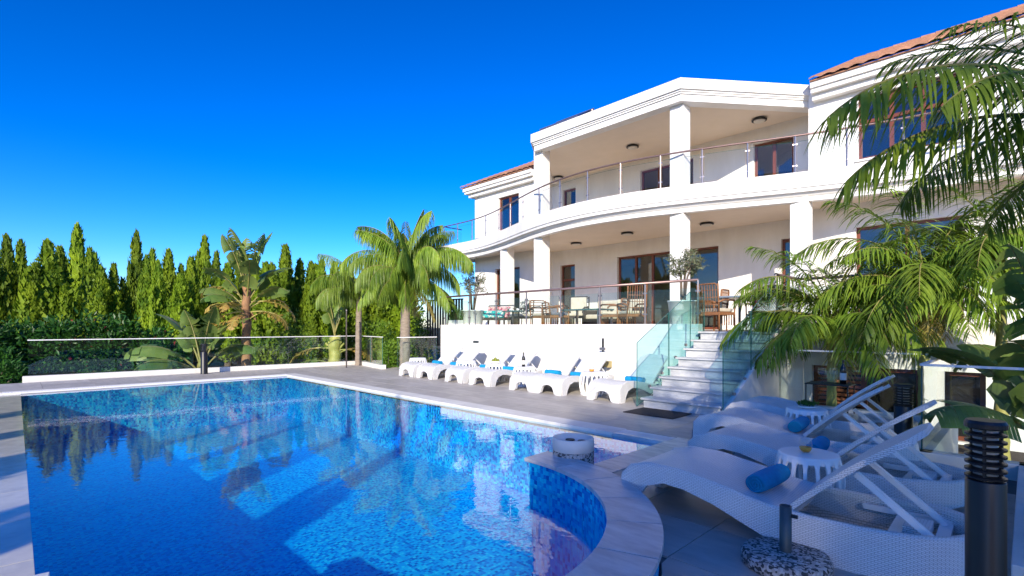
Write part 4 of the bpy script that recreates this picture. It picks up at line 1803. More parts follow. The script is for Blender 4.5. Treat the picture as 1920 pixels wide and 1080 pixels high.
# ---- feather palm fronds
def frond_mesh(seed, L=2.2, e0=60, droop=95, nl=58, leaf=.55, grav=.9, wid=.026, mat=PALM, stalk=.16, vee=.35, hang=0.):
    rg = random.Random(seed)
    m = M()
    pts = []
    p = Vector((0, 0, 0))
    N = 24
    sway = rg.uniform(-.25, .25)
    for i in range(N + 1):
        t = i / N
        a = R(e0 - droop * t ** 1.25)
        pts.append(p.copy())
        p = p + Vector((math.cos(a), sway * t * .5, math.sin(a))) * (L / N)
    m.tube(pts, .02, 5, 1, radii=[lerp(.022, .004, (i / N) ** .7) * (L / 2.2) ** .5 for i in range(N + 1)])

    def at(t):
        f_ = t * N
        i = min(N - 1, int(f_))
        return pts[i].lerp(pts[i + 1], f_ - i), (pts[i + 1] - pts[i]).normalized()

    for k in range(nl):
        t = stalk + (1 - stalk) * (k + rg.uniform(-.3, .3)) / (nl - 1)
        t = max(stalk * .9, min(1, t))
        q, d = at(t)
        u = (t - stalk) / (1 - stalk)
        ll = leaf * (.35 + .65 * math.sin(math.pi * min(1, u * .82 + .18)) ** .7)
        for sg in (-1, 1):
            side = d.cross(Vector((0, 0, 1)))
            if side.length < .1:
                side = Vector((0, 1, 0))
            side = side.normalized() * sg
            upv = side.cross(d) * sg
            if upv.z < 0:
                upv = -upv
            v = (side * rg.uniform(.75, 1.) * (1 - .55 * min(1, hang)) + d * rg.uniform(.35, .75) * (.6 + u) * (1 - .5 * min(1, hang)) + upv * rg.uniform(-.2, vee) + Vector((0, 0, -hang * rg.uniform(.5, 1.3)))).normalized()
            L_ = ll * rg.uniform(.8, 1.15)
            segs = 4
            c_ = q.copy()
            w_ = wid * rg.uniform(.8, 1.2)
            wd = v.cross(Vector((0, 0, 1)))
            wd = wd.normalized() if wd.length > .05 else d.copy()
            wd = (wd + Vector((rg.gauss(0, .25), rg.gauss(0, .25), rg.gauss(0, .25)))).normalized()
            b_ = len(m.v)
            gk = grav * rg.uniform(.7, 1.3)
            for s in range(segs + 1):
                ww = w_ * (.55, 1, .9, .6, .06)[s] * .5
                m.v.append(tuple(c_ - wd * ww))
                m.v.append(tuple(c_ + wd * ww))
                v = (v + Vector((0, 0, -gk * .36))).normalized()
                c_ = c_ + v * (L_ / segs)
            for s in range(segs):
                m.f.append((b_ + 2 * s, b_ + 2 * s + 1, b_ + 2 * s + 3, b_ + 2 * s + 2))
                m.m.append(0)
    return m.mesh('frond', [mat, STALK])


QF = [frond_mesh(1, 2.9, 88, 30, 140, .85, 1.6, .024, PALM, vee=.0, hang=.5), frond_mesh(2, 3.05, 84, 90, 140, .95, 1.7, .024, PALM, vee=.0, hang=.7), frond_mesh(3, 3.0, 70, 132, 140, 1.0, 1.8, .024, PALM, vee=.0, hang=.8),
      frond_mesh(4, 2.6, 48, 130, 130, .95, 1.8, .024, PALM, vee=.0, hang=.8), frond_mesh(5, 2.4, 10, 84, 100, .8, 1.6, .024, PALM, vee=.0, hang=.6), frond_mesh(6, 2.0, -30, 55, 60, .6, 1.2, .026, PALMY)]


def palm(name, label, base, th, fronds, lean=(0, 0), r0=.13, r1=.09, trunkmat=PALMB, rings=True, cat='palm tree'):
    t = thing(name, label, cat, base)
    m = M()
    k = 26
    path = [(lean[0] * (i / k) ** 2, lean[1] * (i / k) ** 2, th * i / k) for i in range(k + 1)]
    m.tube(path, r0, 12, radii=[(lerp(r0, r1, i / k) * (1.25 if i == 0 else 1) * (1.07 if i % 2 else .96)) for i in range(k + 1)])
    m.obj('trunk', trunkmat, t, True)
    for me, az, sc_, dz in fronds:
        put('frond', me, t, False, (lean[0], lean[1], th - dz), (0, 0, R(az)), (sc_,) * 3)
    return t


random.seed(21)
# direction facing the camera is about -45 deg in plan
fr = []
for az, k, s in ((100, 0, .85), (160, 0, .8), (200, 1, .95), (10, 1, .92), (-50, 1, .85), (150, 1, .95), (-60, 1, .85), (40, 1, .9), (235, 1, .9), (90, 1, .95), (-10, 1, .9), (190, 1, .9), (250, 2, .85), (60, 2, .9), (225, 2, .85), (30, 2, .95), (-30, 2, .85), (120, 2, .9), (0, 2, .9),
                 (215, 3, .7), (-70, 3, .8), (45, 3, .85), (255, 3, .75), (-10, 3, .85), (-45, 3, .8), (195, 3, .7), (-95, 4, .8), (10, 4, .85), (60, 4, .8), (-40, 4, .85), (230, 4, .75), (-65, 4, .8), (-20, 5, .8), (35, 5, .75)):
    fr.append((QF[k], az + random.uniform(-6, 6), s * random.uniform(.88, 1.08), random.uniform(0, .12)))
palm('queen_palm', 'tall feathery palm with grey trunk left of the terrace wall', (4.95, -7.1, -.3), 3.15, fr, (.0, .05), .17, .13)
# second, smaller one further left behind it
fr = [(QF[k], az, s, random.uniform(0, .1)) for az, k, s in ((225, 2, .75), (250, 1, .7), (205, 3, .7), (120, 1, .7), (-60, 2, .7), (20, 2, .7), (60, 3, .65), (165, 3, .7), (-100, 3, .7), (280, 3, .7))]
x_, y_ = on_ray(672, 17.6)
palm('queen_palm', 'smaller feathery palm behind the fence just left of the tall palm', (x_, y_, GZ), 3.0, fr, (.05, 0), .12, .09)

RF = [frond_mesh(31, 1.8, 80, 70, 60, .52, .8, .022, PALM), frond_mesh(32, 1.8, 64, 105, 62, .55, .9, .022, PALM), frond_mesh(33, 1.7, 34, 100, 60, .55, 1.0, .022, PALM),
      frond_mesh(34, 1.5, 5, 75, 44, .5, 1.0, .028, PALM), frond_mesh(35, 1.2, -25, 50, 36, .42, .9, .026, PALMY)]


def bushy(x_, y_, th, label, seed, s=1., z0=GZ, n_=22, lean=(0, 0), r0=.09, only=None):
    rg = random.Random(seed)
    fr_ = []
    for i in range(n_):
        k = (0, 1, 2, 0, 3, 1, 2, 3, 1, 2, 3, 4)[i % 12]
        fr_.append((RF[k], i * 137.5 + rg.uniform(-14, 14), s * rg.uniform(.85, 1.12), rg.uniform(0, .12)))
    return palm('feather_palm', label, (x_, y_, z0), th, fr_, lean, r0, r0 * .5, STALKY)


bushy(16.55, -6.35, 2.0, 'bushy feather palm nearest the stairs, in front of the cellar window', 5, 1.0, n_=34)
bushy(17.72, -6.2, 2.6, 'bushy feather palm with yellow-green trunk in front of the tall sliding window', 6, 1.02, n_=36)
bushy(18.55, -6.0, 2.9, 'feather palm at the right edge, growing against the white house wall', 7, 1.0, n_=18)
# near palm whose crown hangs into the top right of the picture
NF = [frond_mesh(41, 1.8, 36, 80, 88, .46, 1.2, .017, PALMD, vee=.2, hang=.1), frond_mesh(42, 1.6, 22, 70, 76, .46, 1.2, .017, PALMD, vee=.2, hang=.1), frond_mesh(43, 1.5, 66, 80, 60, .42, .9, .016, PALMD)]
fr = [(NF[0], 229, 1.0, 0), (NF[0], 240, .8, .04), (NF[1], 218, .95, .0), (NF[2], 196, .9, 0), (NF[2], 226, .8, 0), (NF[0], 140, .9, .05), (NF[1], 90, .9, .05), (NF[0], 40, .9, .05), (NF[1], 0, .9, 0), (NF[0], -45, .9, 0), (NF[2], 20, .9, 0), (NF[1], -85, .85, .1), (NF[1], 120, .8, .1), (NF[1], 252, .7, .2)]
palm('arching_palm', 'palm whose deep green fronds hang into the top right corner', (19.25, -11.8, GZ), 2.93, fr, (-.03, .0), .11, .085, PALMB)


# ---- banana-like plants with paddle leaves
def paddle_mesh(seed, L=1.3, W=.42, stalk=.7, e0=75, droop=60, tears=.35, mat=BAN, fold=.35):
    rg = random.Random(seed)
    m = M()
    N = 10
    p = Vector((0, 0, 0))
    sp_ = [p.copy()]
    a = R(e0)
    for i in range(4):
        p = p + Vector((math.cos(a), 0, math.sin(a))) * stalk / 4
        sp_.append(p.copy())
        a -= R(droop * .04)
    ribs = [p.copy()]
    NB = 26
    for i in range(NB):
        a -= R(droop * .9 / NB * (1.4 * i / NB + .3))
        p = p + Vector((math.cos(a), 0, math.sin(a))) * L / NB
        ribs.append(p.copy())
    m.tube(sp_ + ribs[1:], .02, 6, 1, radii=[.030] + [.024] * 4 + [lerp(.02, .004, i / NB) for i in range(1, NB + 1)])

    def wd(t):
        return W * .5 * (min(1, t / .14) ** .6) * (1 - max(0, (t - .55) / .45) ** 2.2) ** .7

    for sg in (-1, 1):
        tw = 0.
        for i in range(NB):
            t0, t1 = i / NB, (i + 1) / NB
            if rg.random() < tears:
                tw = rg.gauss(0, .35)
                g0 = .012
            else:
                g0 = 0
            d = (ribs[i + 1] - ribs[i]).normalized()
            side = Vector((0, sg, 0))
            upv = d.cross(side) * -sg
            if upv.z < 0 and abs(upv.z) > .3:
                upv = -upv
            w0, w1 = wd(t0), wd(t1)
            rows = []
            for q, w_ in ((ribs[i] + d * g0, w0), (ribs[i + 1], w1)):
                row = []
                for j in range(4):
                    u = j / 3
                    off = side * (w_ * u) + upv * (fold * w_ * u * (1 - u * .9)) + Vector((0, 0, -1)) * (w_ * u * u * (.35 + tw * .9)) + d * (w_ * u * .25)
                    row.append(q + off)
                rows.append(row)
            m.grid(rows)
    return m.mesh('leaf', [mat, STALK if mat is BAN else STALKY], True)


BL = [paddle_mesh(1, 1.25, .52, .6, 82, 30), paddle_mesh(2, 1.35, .54, .6, 68, 65), paddle_mesh(3, 1.3, .50, .6, 48, 90), paddle_mesh(4, 1.15, .46, .55, 22, 85, .5), paddle_mesh(5, 1.1, .36, .5, 5, 95, .7, BANY), paddle_mesh(6, 1.0, .34, .5, 40, 120, .75, BANY)]


def banana(name, label, loc, th, leaves, r0, r1, trunkmat, fan=None):
    t = thing(name, label, 'banana plant', loc)
    m = M()
    k = 16
    m.tube([(.02 * math.sin(i), .02 * math.cos(i * 1.3), th * i / k) for i in range(k + 1)], r0, 10, radii=[lerp(r0, r1, i / k) * (1 + .08 * math.sin(i * 2.1)) for i in range(k + 1)])
    m.obj('trunk', trunkmat, t, True)
    if fan:
        for i in range(fan):
            a = R(lerp(-32, 32, i / (fan - 1)))
            m = M()
            m.tube([(0, 0, th * .35), (math.sin(a) * .25, 0, th * .72), (math.sin(a) * .62, 0, th * .45 + math.cos(a) * .75)], .05, 7, radii=[.06, .055, .03])
            o = m.obj('leaf_stalk', STALKY if trunkmat is STALKY else STALKB, t, True)
            o.rotation_euler = (0, 0, R(45))
    for me, az, s, z in leaves:
        put('leaf', me, t, False, (0, 0, z), (R(random.uniform(-8, 8)), R(random.uniform(-8, 8)), R(az)), (s,) * 3)
    return t


random.seed(9)
x_, y_ = on_ray(462, 17.2)
banana('banana_palm', 'tall ragged banana palm with brown trunk and yellowing leaves behind the fence', (x_, y_, GZ + .0), 3.4,
       [(BL[0], 40, 1.2, 3.0), (BL[0], 150, 1.25, 3.05), (BL[0], 215, 1.2, 3.0), (BL[0], -60, 1.2, 3.1), (BL[0], 80, 1.25, 3.1), (BL[0], -100, 1.15, 3.0), (BL[4], 210, 1.2, 2.8), (BL[5], 230, 1.2, 2.8), (BL[4], 60, 1.2, 2.75), (BL[1], 220, 1.05, 2.6), (BL[1], 50, 1.1, 2.65), (BL[1], 110, 1.1, 2.7), (BL[1], -20, 1.05, 2.65), (BL[1], -75, 1.0, 2.6), (BL[2], 235, .95, 2.5), (BL[2], 35, 1., 2.5),
        (BL[4], 225, 1.1, 2.45), (BL[5], 200, 1.1, 2.45), (BL[4], 40, 1.1, 2.4), (BL[5], 65, 1.1, 2.5), (BL[5], -100, 1.0, 2.35), (BL[5], -50, 1.0, 2.3), (BL[4], 240, .9, 2.1), (BL[2], -75, .9, 2.5), (BL[5], 220, 1.1, 2.2), (BL[5], 30, 1., 2.1), (BL[4], -35, .9, 2.3)],
       .15, .13, STALKB, fan=6)
x_, y_ = on_ray(378, 16.2)
banana('banana_plant', 'leafy green banana clump behind the fence by the far bollard', (x_, y_, GZ), .9,
       [(BL[0], 200, 1.15, .6), (BL[0], 20, 1.15, .6), (BL[1], 225, 1.3, .5), (BL[1], 60, 1.2, .55), (BL[1], 185, 1.3, .5), (BL[2], 235, 1.35, .45), (BL[2], 40, 1.2, .45), (BL[2], -80, 1.1, .4), (BL[3], 220, 1.3, .4), (BL[3], 10, 1.1, .35), (BL[3], -40, 1.1, .3), (BL[1], 120, 1.2, .55), (BL[4], 50, 1.0, .4), (BL[2], 260, 1.2, .4), (BL[4], -70, 1., .6)],
       .14, .10, STALK)
x_, y_ = on_ray(628, 17.9)
banana('traveller_plant', 'banana plant with a fan of yellow stalks right of the far fence middle', (x_, y_, GZ), 1.6,
       [(BL[0], 215, .95, 1.7), (BL[0], 60, .9, 1.7), (BL[1], 190, .95, 1.5), (BL[0], 130, .9, 1.6), (BL[4], 235, 1.2, 1.15), (BL[4], 45, 1.15, 1.1), (BL[3], 225, 1.0, .6), (BL[5], 35, 1.0, .9), (BL[3], -70, .9, .5)],
       .24, .2, STALKY, fan=7)
banana('banana_plant', 'large-leaved banana plant behind the glass at the right edge', (19.15, -8.3, GZ), .8,
       [(BL[1], 205, .95, .5), (BL[2], 225, .95, .45), (BL[3], 215, 1.0, .3), (BL[1], 120, 1.1, .5), (BL[0], 30, 1.1, .5), (BL[1], 255, 1.0, .5), (BL[0], 200, 1.1, .6), (BL[0], 240, 1.25, .6), (BL[1], 180, .9, .7)],
       .12, .1, STALK)


# ---- shrubs
def shrub(name, label, loc, size, N, leaf, mat, seed, lumps=7, asp=.42, flowers=None, cat='shrub', group=None):
    rg = random.Random(seed)
    t = thing(name, label, cat, loc, 0, group)
    sx, sy, sz = size
    Ls = [(rg.uniform(-.6, .6), rg.uniform(-.6, .6), rg.uniform(.35, .8), rg.uniform(.35, .55)) for _ in range(lumps)] + [(0, 0, .45, .6)]

    def fn(r):
        l = r.choice(Ls)
        d = Vector((r.gauss(0, 1), r.gauss(0, 1), r.gauss(0, 1))).normalized()
        k = l[3] * r.uniform(.7, 1.08)
        p = Vector(((l[0] + d.x * k) * sx, (l[1] + d.y * k) * sy, max(.02, (l[2] + d.z * k) * sz)))
        return p, d
    m = M()
    leafcloud(m, N, fn, leaf, asp, .15, .3, seed)
    m.obj('foliage', mat, t)
    m = M()
    for l in Ls:
        m.tube([(0, 0, 0), (l[0] * sx * .5, l[1] * sy * .5, l[2] * sz * .5), (l[0] * sx, l[1] * sy, l[2] * sz)], .03, 5, radii=[.05, .035, .012])
    m.obj('branches', BARK, t)
    if flowers:
        m = M()
        leafcloud(m, flowers[1], lambda r: (lambda q: (q[0] * 1.02, q[1]))(fn(r)), leaf * .6, .8, .2, .3, seed + 5)
        m.obj('flowers', flowers[0], t)
    return t


for i, (px, Z, ty, wm, fl) in enumerate(((-40, 15.5, 606, 1.5, None), (25, 16.5, 600, 1.5, None), (95, 17., 598, 1.4, None), (165, 17.2, 588, 1.5, FLOWR), (235, 17.6, 600, 1.4, None), (290, 18.2, 606, 1.2, FLOWR))):
    x_, y_ = on_ray(px, Z)
    shrub('shrub', f'dark leafy hedge shrub behind the far fence, {ORD[i]} from the left' + (', with red flowers' if fl else ''), (x_, y_, GZ),
          (wm * .8, wm * .8, (z_at(ty, Z) - GZ) * .85), 2600, .20, SHRUB, 40 + i, 8, .4, (fl, 60) if fl else None, group='hedge shrubs behind the far fence')
for i, (px, Z, ty, wm, la) in enumerate(((555, 20, 585, 1.2, 'light green rounded bush between the two banana plants behind the far fence'), (705, 18.5, 590, 1.0, 'light green bush between the small palm and the tall palm'),
                                         (730, 16.9, 640, .55, 'low green bush at the gap beside the tall palm trunk'), (790, 20, 600, .9, 'light green bush behind the short glass panel'))):
    x_, y_ = on_ray(px, Z)
    shrub('shrub', la, (x_, y_, GZ), (wm * .8, wm * .8, (z_at(ty, Z) - GZ) * .85), 2200, .13, SHRUBL, 60 + i, 7, .35)
x_, y_ = on_ray(2, 13.6)
shrub('shrub', 'dark fern-like bush below the pool ledge at the left picture edge', (x_, y_ - .2, GZ), (.7, .7, 1.2), 1800, .18, SHRUB, 71, 6, .25)
shrub('shrub', 'low leafy ground plant under the right hand palms behind the glass', (17.3, -6.5, GZ), (.7, .4, .5), 700, .14, SHRUBL, 73, 6, .35)


# ---- olive trees in pots on the terrace, grass planter, flowers
def pot(t, r0, r1, h, mat=POTW):
    m = M()
    m.lathe([(r0, 0), (r1, h - .03), (r1 * 1.04, h - .03), (r1 * 1.04, h), (r1 * .93, h), (r1 * .9, h - .05)], 28, caps=False)
    m.obj('pot', mat, t, True)
    m = M()
    m.lathe([(r1 * .9, h - .06), (.01, h - .05)], 24)
    m.obj('soil', SOIL, t)


def olive(loc, label, h, r, seed, pr=(.22, .3, .6)):
    rg = random.Random(seed)
    t = thing('potted_olive', label, 'potted tree', loc)
    pot(t, *pr)
    tips = []
    m = M()
    zb = pr[2]
    for k in range(7):
        a = rg.uniform(0, 6.28)
        rr = r * rg.uniform(.2, .8)
        top = Vector((rr * math.cos(a), rr * math.sin(a), zb + h * rg.uniform(.55, 1.)))
        mid = Vector((rr * .35 * math.cos(a), rr * .35 * math.sin(a), zb + h * .4))
        b0 = Vector((.04 * math.cos(a), .04 * math.sin(a), zb - .05))
        m.tube([b0, mid, top], .02, 6, radii=[.024, .016, .005])
        for j in range(6):
            q = mid.lerp(top, rg.uniform(.1, 1))
            e = q + Vector((rg.gauss(0, 1), rg.gauss(0, 1), rg.gauss(.3, .6))).normalized() * r * rg.uniform(.25, .55)
            m.tube([q, q.lerp(e, .5) + Vector((0, 0, .03)), e], .008, 4, radii=[.009, .006, .003])
            tips.append((q, e))
    m.obj('trunk', BARK, t, True)
    m = M()

    def fn(g_):
        q, e = g_.choice(tips)
        p = q.lerp(e, g_.uniform(.2, 1.1)) + Vector((g_.gauss(0, .035), g_.gauss(0, .035), g_.gauss(0, .035)))
        return p, (e - q).normalized()
    leafcloud(m, 1500, fn, .075, .28, .1, .2, seed)
    m.obj('crown', OLIVE, t)
    return t


olive((6.2, -5.35, FL), 'olive tree in a round white pot at the left end of the terrace', 1.35, .62, 3, (.3, .36, .62))
olive((13.55, -5.55, FL), 'olive tree in a tall white pot beside the top of the stairs', 1.3, .55, 8, (.24, .32, .66))
gp = thing('grass_planter', 'white box planter of tall green grass at the terrace corner', 'planter', (5.98, -5.86, FL))
m = M()
m.box(-.2, .2, -.16, .16, 0, .3)
m.obj('box', POTW, gp, bevel=.01)
m = M()
rgx = random.Random(5)
for _ in range(260):
    p = Vector((rgx.uniform(-.18, .18), rgx.uniform(-.14, .14), .28))
    d = Vector((rgx.gauss(0, .16), rgx.gauss(0, .16), 1)).normalized()
    h = rgx.uniform(.3, .5)
    s_ = Vector((rgx.gauss(0, 1), rgx.gauss(0, 1), 0)).normalized() * .006
    b_ = len(m.v)
    e = p + d * h + Vector((d.x, d.y, -.3)) * .1
    m.v.extend([tuple(p - s_), tuple(p + s_), tuple(p + d * h * .6 + s_), tuple(p + d * h * .6 - s_), tuple(e)])
    m.f.extend([(b_, b_ + 1, b_ + 2, b_ + 3), (b_ + 3, b_ + 2, b_ + 4)])
    m.m.extend((0, 0))
m.obj('grass', GRASSL, gp)
fp = thing('flower_pot', 'small pot of magenta flowers by the right stair railing', 'potted plant', (15.35, -5.75, FL))
pot(fp, .12, .16, .3)
m = M()
leafcloud(m, 300, lambda r: ((lambda d: (Vector((d.x * .22, d.y * .22, .5 + d.z * .25)), d))(Vector((r.gauss(0, 1), r.gauss(0, 1), r.gauss(0, 1))).normalized())), .08, .5, .2, .3, 3)
m.obj('leaves', SHRUBL, fp)
m = M()
leafcloud(m, 90, lambda r: ((lambda d: (Vector((d.x * .26, d.y * .26, .58 + d.z * .26)), d))(Vector((r.gauss(0, 1), r.gauss(0, 1), r.gauss(0.4, 1))).normalized())), .06, .8, .2, .3, 4)
m.obj('flowers', FLOWER, fp)

# ================================================================== TERRACE FURNITURE
def armchair(loc, rz, label, frame=RATTAN, seatm=CREAM, backm=None, h=.86, wdt=.58, group='rattan armchairs on the terrace', hb=False):
    t = thing('rattan_armchair', label, 'chair', (*loc, FL), rz, group)
    w_ = wdt / 2
    for sx in (-1, 1):
        for y_, top in ((-.26, .62), (.26, h)):
            m = M()
            m.tube([(sx * w_, y_, 0), (sx * w_ * .98, y_, .40), (sx * w_, y_ + (.05 if y_ > 0 else 0), top)], .017, 7)
            m.obj('leg', frame, t, True)
        m = M()
        m.tube([(sx * w_, -.26, .60), (sx * w_ * 1.08, -.20, .65), (sx * w_ * 1.08, .12, .65), (sx * w_, .3, .60)], .022, 7)
        m.obj('armrest', frame, t, True)
    m = M()
    m.box(-w_, w_, -.27, .27, .34, .40)
    for k in range(9):
        x_ = lerp(-w_ + .03, w_ - .03, k / 8)
        m.bar((x_, -.268, .12), (x_, -.268, .34), .02, .01)
    m.obj('seat_frame', frame, t)
    m = M()
    m.box(-w_ + .03, w_ - .03, -.25, .22, .402, .48)
    m.obj('seat_cushion', seatm, t, bevel=.025)
    m = M()
    m.tube([(-w_, .27, .40), (-w_, .31, h - .05), (-w_ + .06, .32, h), (w_ - .06, .32, h), (w_, .31, h - .05), (w_, .27, .40)], .017, 7)
    if hb:
        for k in range(7):
            x_ = lerp(-w_ + .06, w_ - .06, k / 6)
            m.bar((x_, .28, .42), (x_, .315, h - .01), .012, .012)
        for z_ in (.55, .7, .85):
            if z_ < h:
                m.bar((-w_, .295, z_), (w_, .295, z_), .012, .014)
    else:
        for k in range(5):
            z_ = lerp(.46, h - .06, k / 4)
            m.bar((-w_, .29, z_), (w_, .29, z_), .012, .02)
    m.obj('backrest', frame, t, True)
    if backm:
        m = M()
        m.box(-w_ + .05, w_ - .05, .16, .27, .47, h - .02)
        m.obj('back_cushion', backm, t, bevel=.03)
    return t


armchair((7.78, -4.75), R(-10), 'dark armchair with black and white leaf print cushion on the terrace', RATTAND, CREAM, FABW, .90, group=None)
armchair((9.0, -5.0), R(80), 'rattan armchair with cream seat, second seat from the left on the terrace', RATTAN, CREAM, None)
armchair((9.55, -4.2), R(20), 'rattan armchair with pale back cushion behind the left end of the coffee table', RATTAND, CREAM, CREAM, .98)
armchair((9.75, -5.35), R(150), 'orange rattan armchair turned away, left of the long coffee table', RATTAN, GREYF, None, .74)
armchair((11.35, -4.95), R(-75), 'rattan armchair with cream cushions right of the long coffee table', RATTAN, CREAM, CREAM, .80)
armchair((12.0, -5.15), R(-120), 'high-backed orange rattan chair right of the terrace lounge group', RATTAN, CREAM, None, 1.12, .5, hb=True)
sf = thing('cream_sofa', 'low cream sofa behind the long coffee table on the terrace', 'sofa', (10.65, -3.85, FL))
m = M()
m.box(-.8, .8, -.38, .38, .08, .30)
m.obj('base', RATTAND, sf, bevel=.01)
for sx in (-1, 1):
    m = M()
    m.box(sx * .39 - .385, sx * .39 + .385, -.36, .24, .302, .44)
    m.obj('seat_cushion', CREAM, sf, bevel=.04)
    m = M()
    m.box(sx * .39 - .37, sx * .39 + .37, .2, .36, .45, .86)
    m.obj('back_cushion', CREAM, sf, bevel=.05)
    m = M()
    m.box(sx * .84 - .06, sx * .84 + .06, -.36, .36, .08, .62)
    m.obj('armrest', RATTAND, sf, bevel=.015)


def table(name, label, loc, rz, lx_, ly_, h, top, leg, round_=False):
    t = thing(name, label, 'table', (*loc, FL), rz)
    m = M()
    if round_:
        m.lathe([(.02, h - .03), (lx_, h - .03), (lx_ + .006, h - .015), (lx_, h), (.02, h)], 26)
        m.obj('table_top', top, t)
        m = M()
        m.lathe([(.2, 0), (.2, .02), (.035, .05), (.03, h - .03)], 16)
        m.obj('pedestal', leg, t, True)
        return t
    m.box(-lx_, lx_, -ly_, ly_, h - .035, h)
    m.obj('table_top', top, t, bevel=.006)
    for sx in (-1, 1):
        for sy in (-1, 1):
            m = M()
            m.bar((sx * (lx_ - .05), sy * (ly_ - .05), 0), (sx * (lx_ - .05), sy * (ly_ - .05), h - .035), .05, .05)
            m.obj('leg', leg, t)
    return t


table('round_table', 'small round teal table in front of the leaf print armchair', (8.12, -5.4), 0, .33, 0, .56, TEALT, STEEL, True)
for i, (dx, dy, la) in enumerate(((-.12, .02, 'left'), (.02, -.08, 'middle'), (.14, .06, 'right'))):
    o = thing('white_cup', f'{la} of three small white cups on the round teal table', 'cup', (8.12 + dx, -5.4 + dy, FL + .561))
    m = M()
    m.lathe([(.025, 0), (.04, .02), (.045, .07), (.04, .07), (.035, .02), (.002, .01)], 14, caps=False)
    m.obj('bowl', POTW, o, True)
    m = M()
    m.tube([(.04, 0, .06), (.065, 0, .05), (.06, 0, .03), (.04, 0, .025)], .005, 5)
    m.obj('handle', POTW, o)
table('coffee_table', 'long teal glass coffee table in the middle of the terrace lounge group', (10.55, -5.0), 0, .62, .34, .56, TEALT, STEEL)
table('dining_table', 'dining table with pale blue top at the head of the stairs', (14.55, -4.2), R(8), .55, .85, .75, surf('blue_tabletop', (.22, .28, .36), .3, (.18, .23, .30), 4.), GREYM)
armchair((14.2, -5.35), R(168), 'orange rattan dining chair with its back to the stairs', RATTAN, CREAM, None, .98, .5, 'rattan dining chairs', True)
armchair((15.25, -4.9), R(110), 'orange rattan dining chair partly behind palm leaves at the stair railing', RATTAN, CREAM, None, .98, .5, 'rattan dining chairs', True)
armchair((13.75, -4.6), R(-85), 'orange rattan dining chair on the left side of the dining table', RATTAN, CREAM, None, .92, .5, 'rattan dining chairs', True)
armchair((14.3, -3.1), R(0), 'orange rattan dining chair behind the dining table, facing the pool', RATTAN, CREAM, None, .92, .5, 'rattan dining chairs', True)
# bench with floral and teal cushions
bn = thing('garden_bench', 'bench with pink floral and teal cushions right of the left olive pot', 'bench', (6.78, -4.85, FL), R(12))
m = M()
m.box(-.5, .5, -.25, .25, .30, .36)
m.obj('seat', RATTAND, bn)
m = M()
m.tube([(-.5, .24, .36), (-.5, .3, .78), (.5, .3, .78), (.5, .24, .36)], .02, 7)
m.obj('back_frame', STEEL, bn, True)
for sx in (-1, 1):
    for sy in (-1, 1):
        m = M()
        m.bar((sx * .46, sy * .21, 0), (sx * .46, sy * .21, .3), .04, .04)
        m.obj('leg', RATTAND, bn)
for nm, x_, z0, mt_, y0 in (('floral_cushion', -.2, .50, FABP, .10), ('floral_cushion', .24, .50, FABP, .08), ('teal_cushion', -.18, .365, FABT, -.14), ('teal_cushion', .2, .365, FABT, -.16)):
    m = M()
    if nm[0] == 'f':
        m.box(-.21, .21, -.06, .06, -.14, .24)
    else:
        m.box(-.22, .22, -.07, .07, 0, .24)
    o = m.obj(nm, mt_, None, bevel=.035)
    o.location = (6.78 + x_, -4.85 + y0 + x_ * .2, FL + z0)
    o.rotation_euler = (R(-14), 0, R(12))
    side = 'left' if x_ < 0 else 'right'
    tag(o, (f'{side} pink floral cushion against the back of the terrace bench' if nm[0] == 'f' else f'{side} teal cushion on the seat of the terrace bench'), 'cushion', 'cushions on the terrace bench')
# inside, behind the sliding door
fl = thing('floor_lamp', 'floor lamp with ochre shade seen through the sliding door', 'lamp', (8.55, 3.1, FL))
m = M()
m.lathe([(.15, 0), (.15, .02), (.015, .04), (.012, 1.2)], 14)
m.obj('stand', DARK, fl, True)
m = M()
m.lathe([(.24, 1.15), (.17, 1.5)], 18, caps=False)
m.obj('lamp_shade', SHADE, fl, True)
so_ = thing('grey_sofa', 'grey sofa with throw inside the room behind the sliding door', 'sofa', (9.1, 2.4, FL))
m = M()
m.box(-.9, .9, -.4, .4, .1, .42)
m.obj('seat', GREYF, so_, bevel=.03)
m = M()
m.box(-.9, .9, -.42, -.2, .421, .72)
m.obj('backrest', GREYF, so_, bevel=.05)
m = M()
m.box(.1, .45, -.435, -.17, .5, .735)
m.obj('throw', CREAM, so_, bevel=.03)
# slatted screen behind the terrace corner
sc_ = thing('timber_screen', 'dark slatted timber screen behind the plants left of the terrace', 'screen', (2.2, -4.3, .6))
for i in range(14):
    m = M()
    m.bar((i * .14, i * .02, 0), (i * .14, i * .02, 1.75), .1, .025)
    m.obj('slat', RATTAND, sc_)
m = M()
m.bar((-.06, -.03, 1.77), (1.9, .25, 1.77), .07, .05)
m.obj('top_rail', RATTAND, sc_)

# ================================================================== UNSEEN TREES BEHIND THE VIEWER THAT SHADE THE FOREGROUND
rgs = random.Random(3)


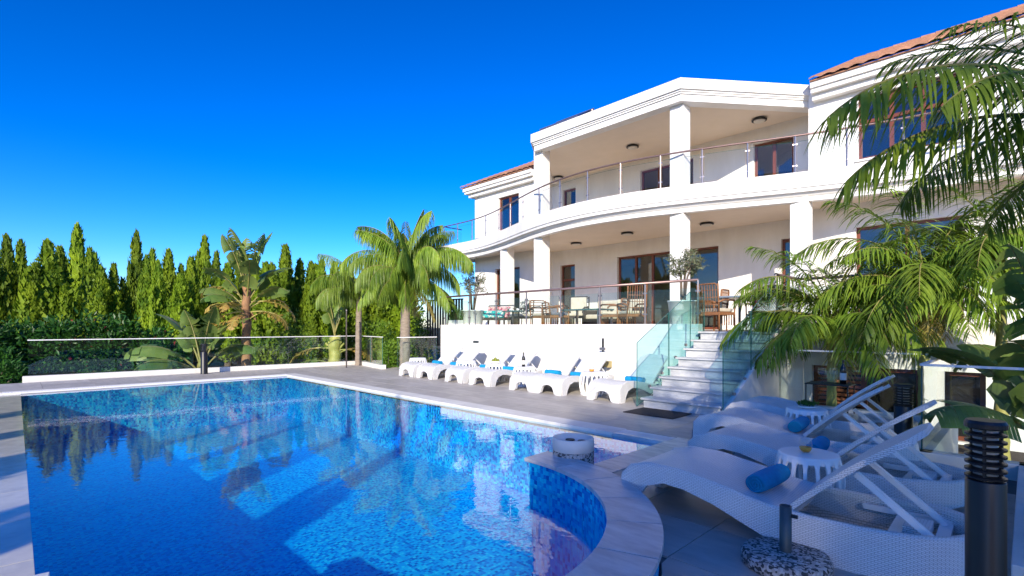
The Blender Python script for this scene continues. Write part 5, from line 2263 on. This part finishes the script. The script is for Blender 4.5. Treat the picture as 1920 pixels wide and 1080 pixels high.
def big_tree(seed, N=7200):
    """broad open crown in unit height: leaf clumps on forking limbs"""
    rg = random.Random(seed)
    m = M()
    Ls = []
    for i in range(26):
        t = rg.uniform(.28, .93)
        a = rg.uniform(0, 6.283)
        r = rg.uniform(.05, .25) * math.sqrt(max(.1, 1 - ((t - .5) / .52) ** 2)) * 1.05
        Ls.append((r * math.cos(a), r * math.sin(a), t, rg.uniform(.06, .11)))
    m.tube([(0, 0, 0), (.01, 0, .25), (0, .01, .55), (.01, 0, .85)], .02, 8, radii=[.026, .02, .013, .004])
    for l in Ls:
        z0 = max(.18, l[2] - .25)
        m.tube([(0, 0, z0), (l[0] * .5, l[1] * .5, (z0 + l[2]) / 2 + .02), l[:3]], .006, 5, radii=[.009, .006, .002])
    tr_ = m.mesh('trunk', BARK, True)

    def fn(r_):
        l = r_.choice(Ls)
        d = Vector((r_.gauss(0, 1), r_.gauss(0, 1), r_.gauss(0, 1))).normalized()
        return Vector(l[:3]) + d * l[3] * r_.uniform(.3, 1.1), d
    m = M()
    leafcloud(m, N, fn, .0185, .6, .1, .25, seed)
    return tr_, m.mesh('crown', SHRUBL)


BT = [big_tree(5), big_tree(6)]
bigs = [(34.5, -37.5, 15.6, .38), (35.9, -38.6, 15.0, .5), (36.9, -37, 17.8, .8), (40.4, -37.5, 14.2, 1.1), (38.4, -40, 14.8, .8), (44.6, -37, 14., 1.1), (38.9, -40, 14.8, 1.1)]  # unseen trees, added and sized to shape the shade on the foreground
for i, (x_, y_, h, r) in enumerate(bigs):
    t = thing('added_shade_tree', f'unseen broad leafy tree added behind the viewer, {ORD[i]} of the group that shades the foreground', 'tree', (x_, y_, GZ), rgs.uniform(0, 6), 'unseen shade trees added behind the viewer')
    tr_, cr_ = BT[i % 2]
    put('trunk', tr_, t, False, (0, 0, 0), (0, 0, 0), (h * r, h * r, h))
    put('crown', cr_, t, False, (0, 0, 0), (0, 0, 0), (h * r, h * r, h))
shade = [(23.4, -22.2, 5.2, .8), (18.5, -22.2, 5.8, .6), (16.5, -22.3, 5.2, .7), (14.4, -22.4, 4.9, .5), (12.4, -22.4, 4.6, .5)]
for i, (x_, y_, h, r) in enumerate(shade):
    cypress(x_, y_, h - GZ, r, rgs.randrange(5), rgs.uniform(0, 6), f'cypress behind the viewer, {ORD[i]} of five beside the pool', 'cypresses behind the viewer')
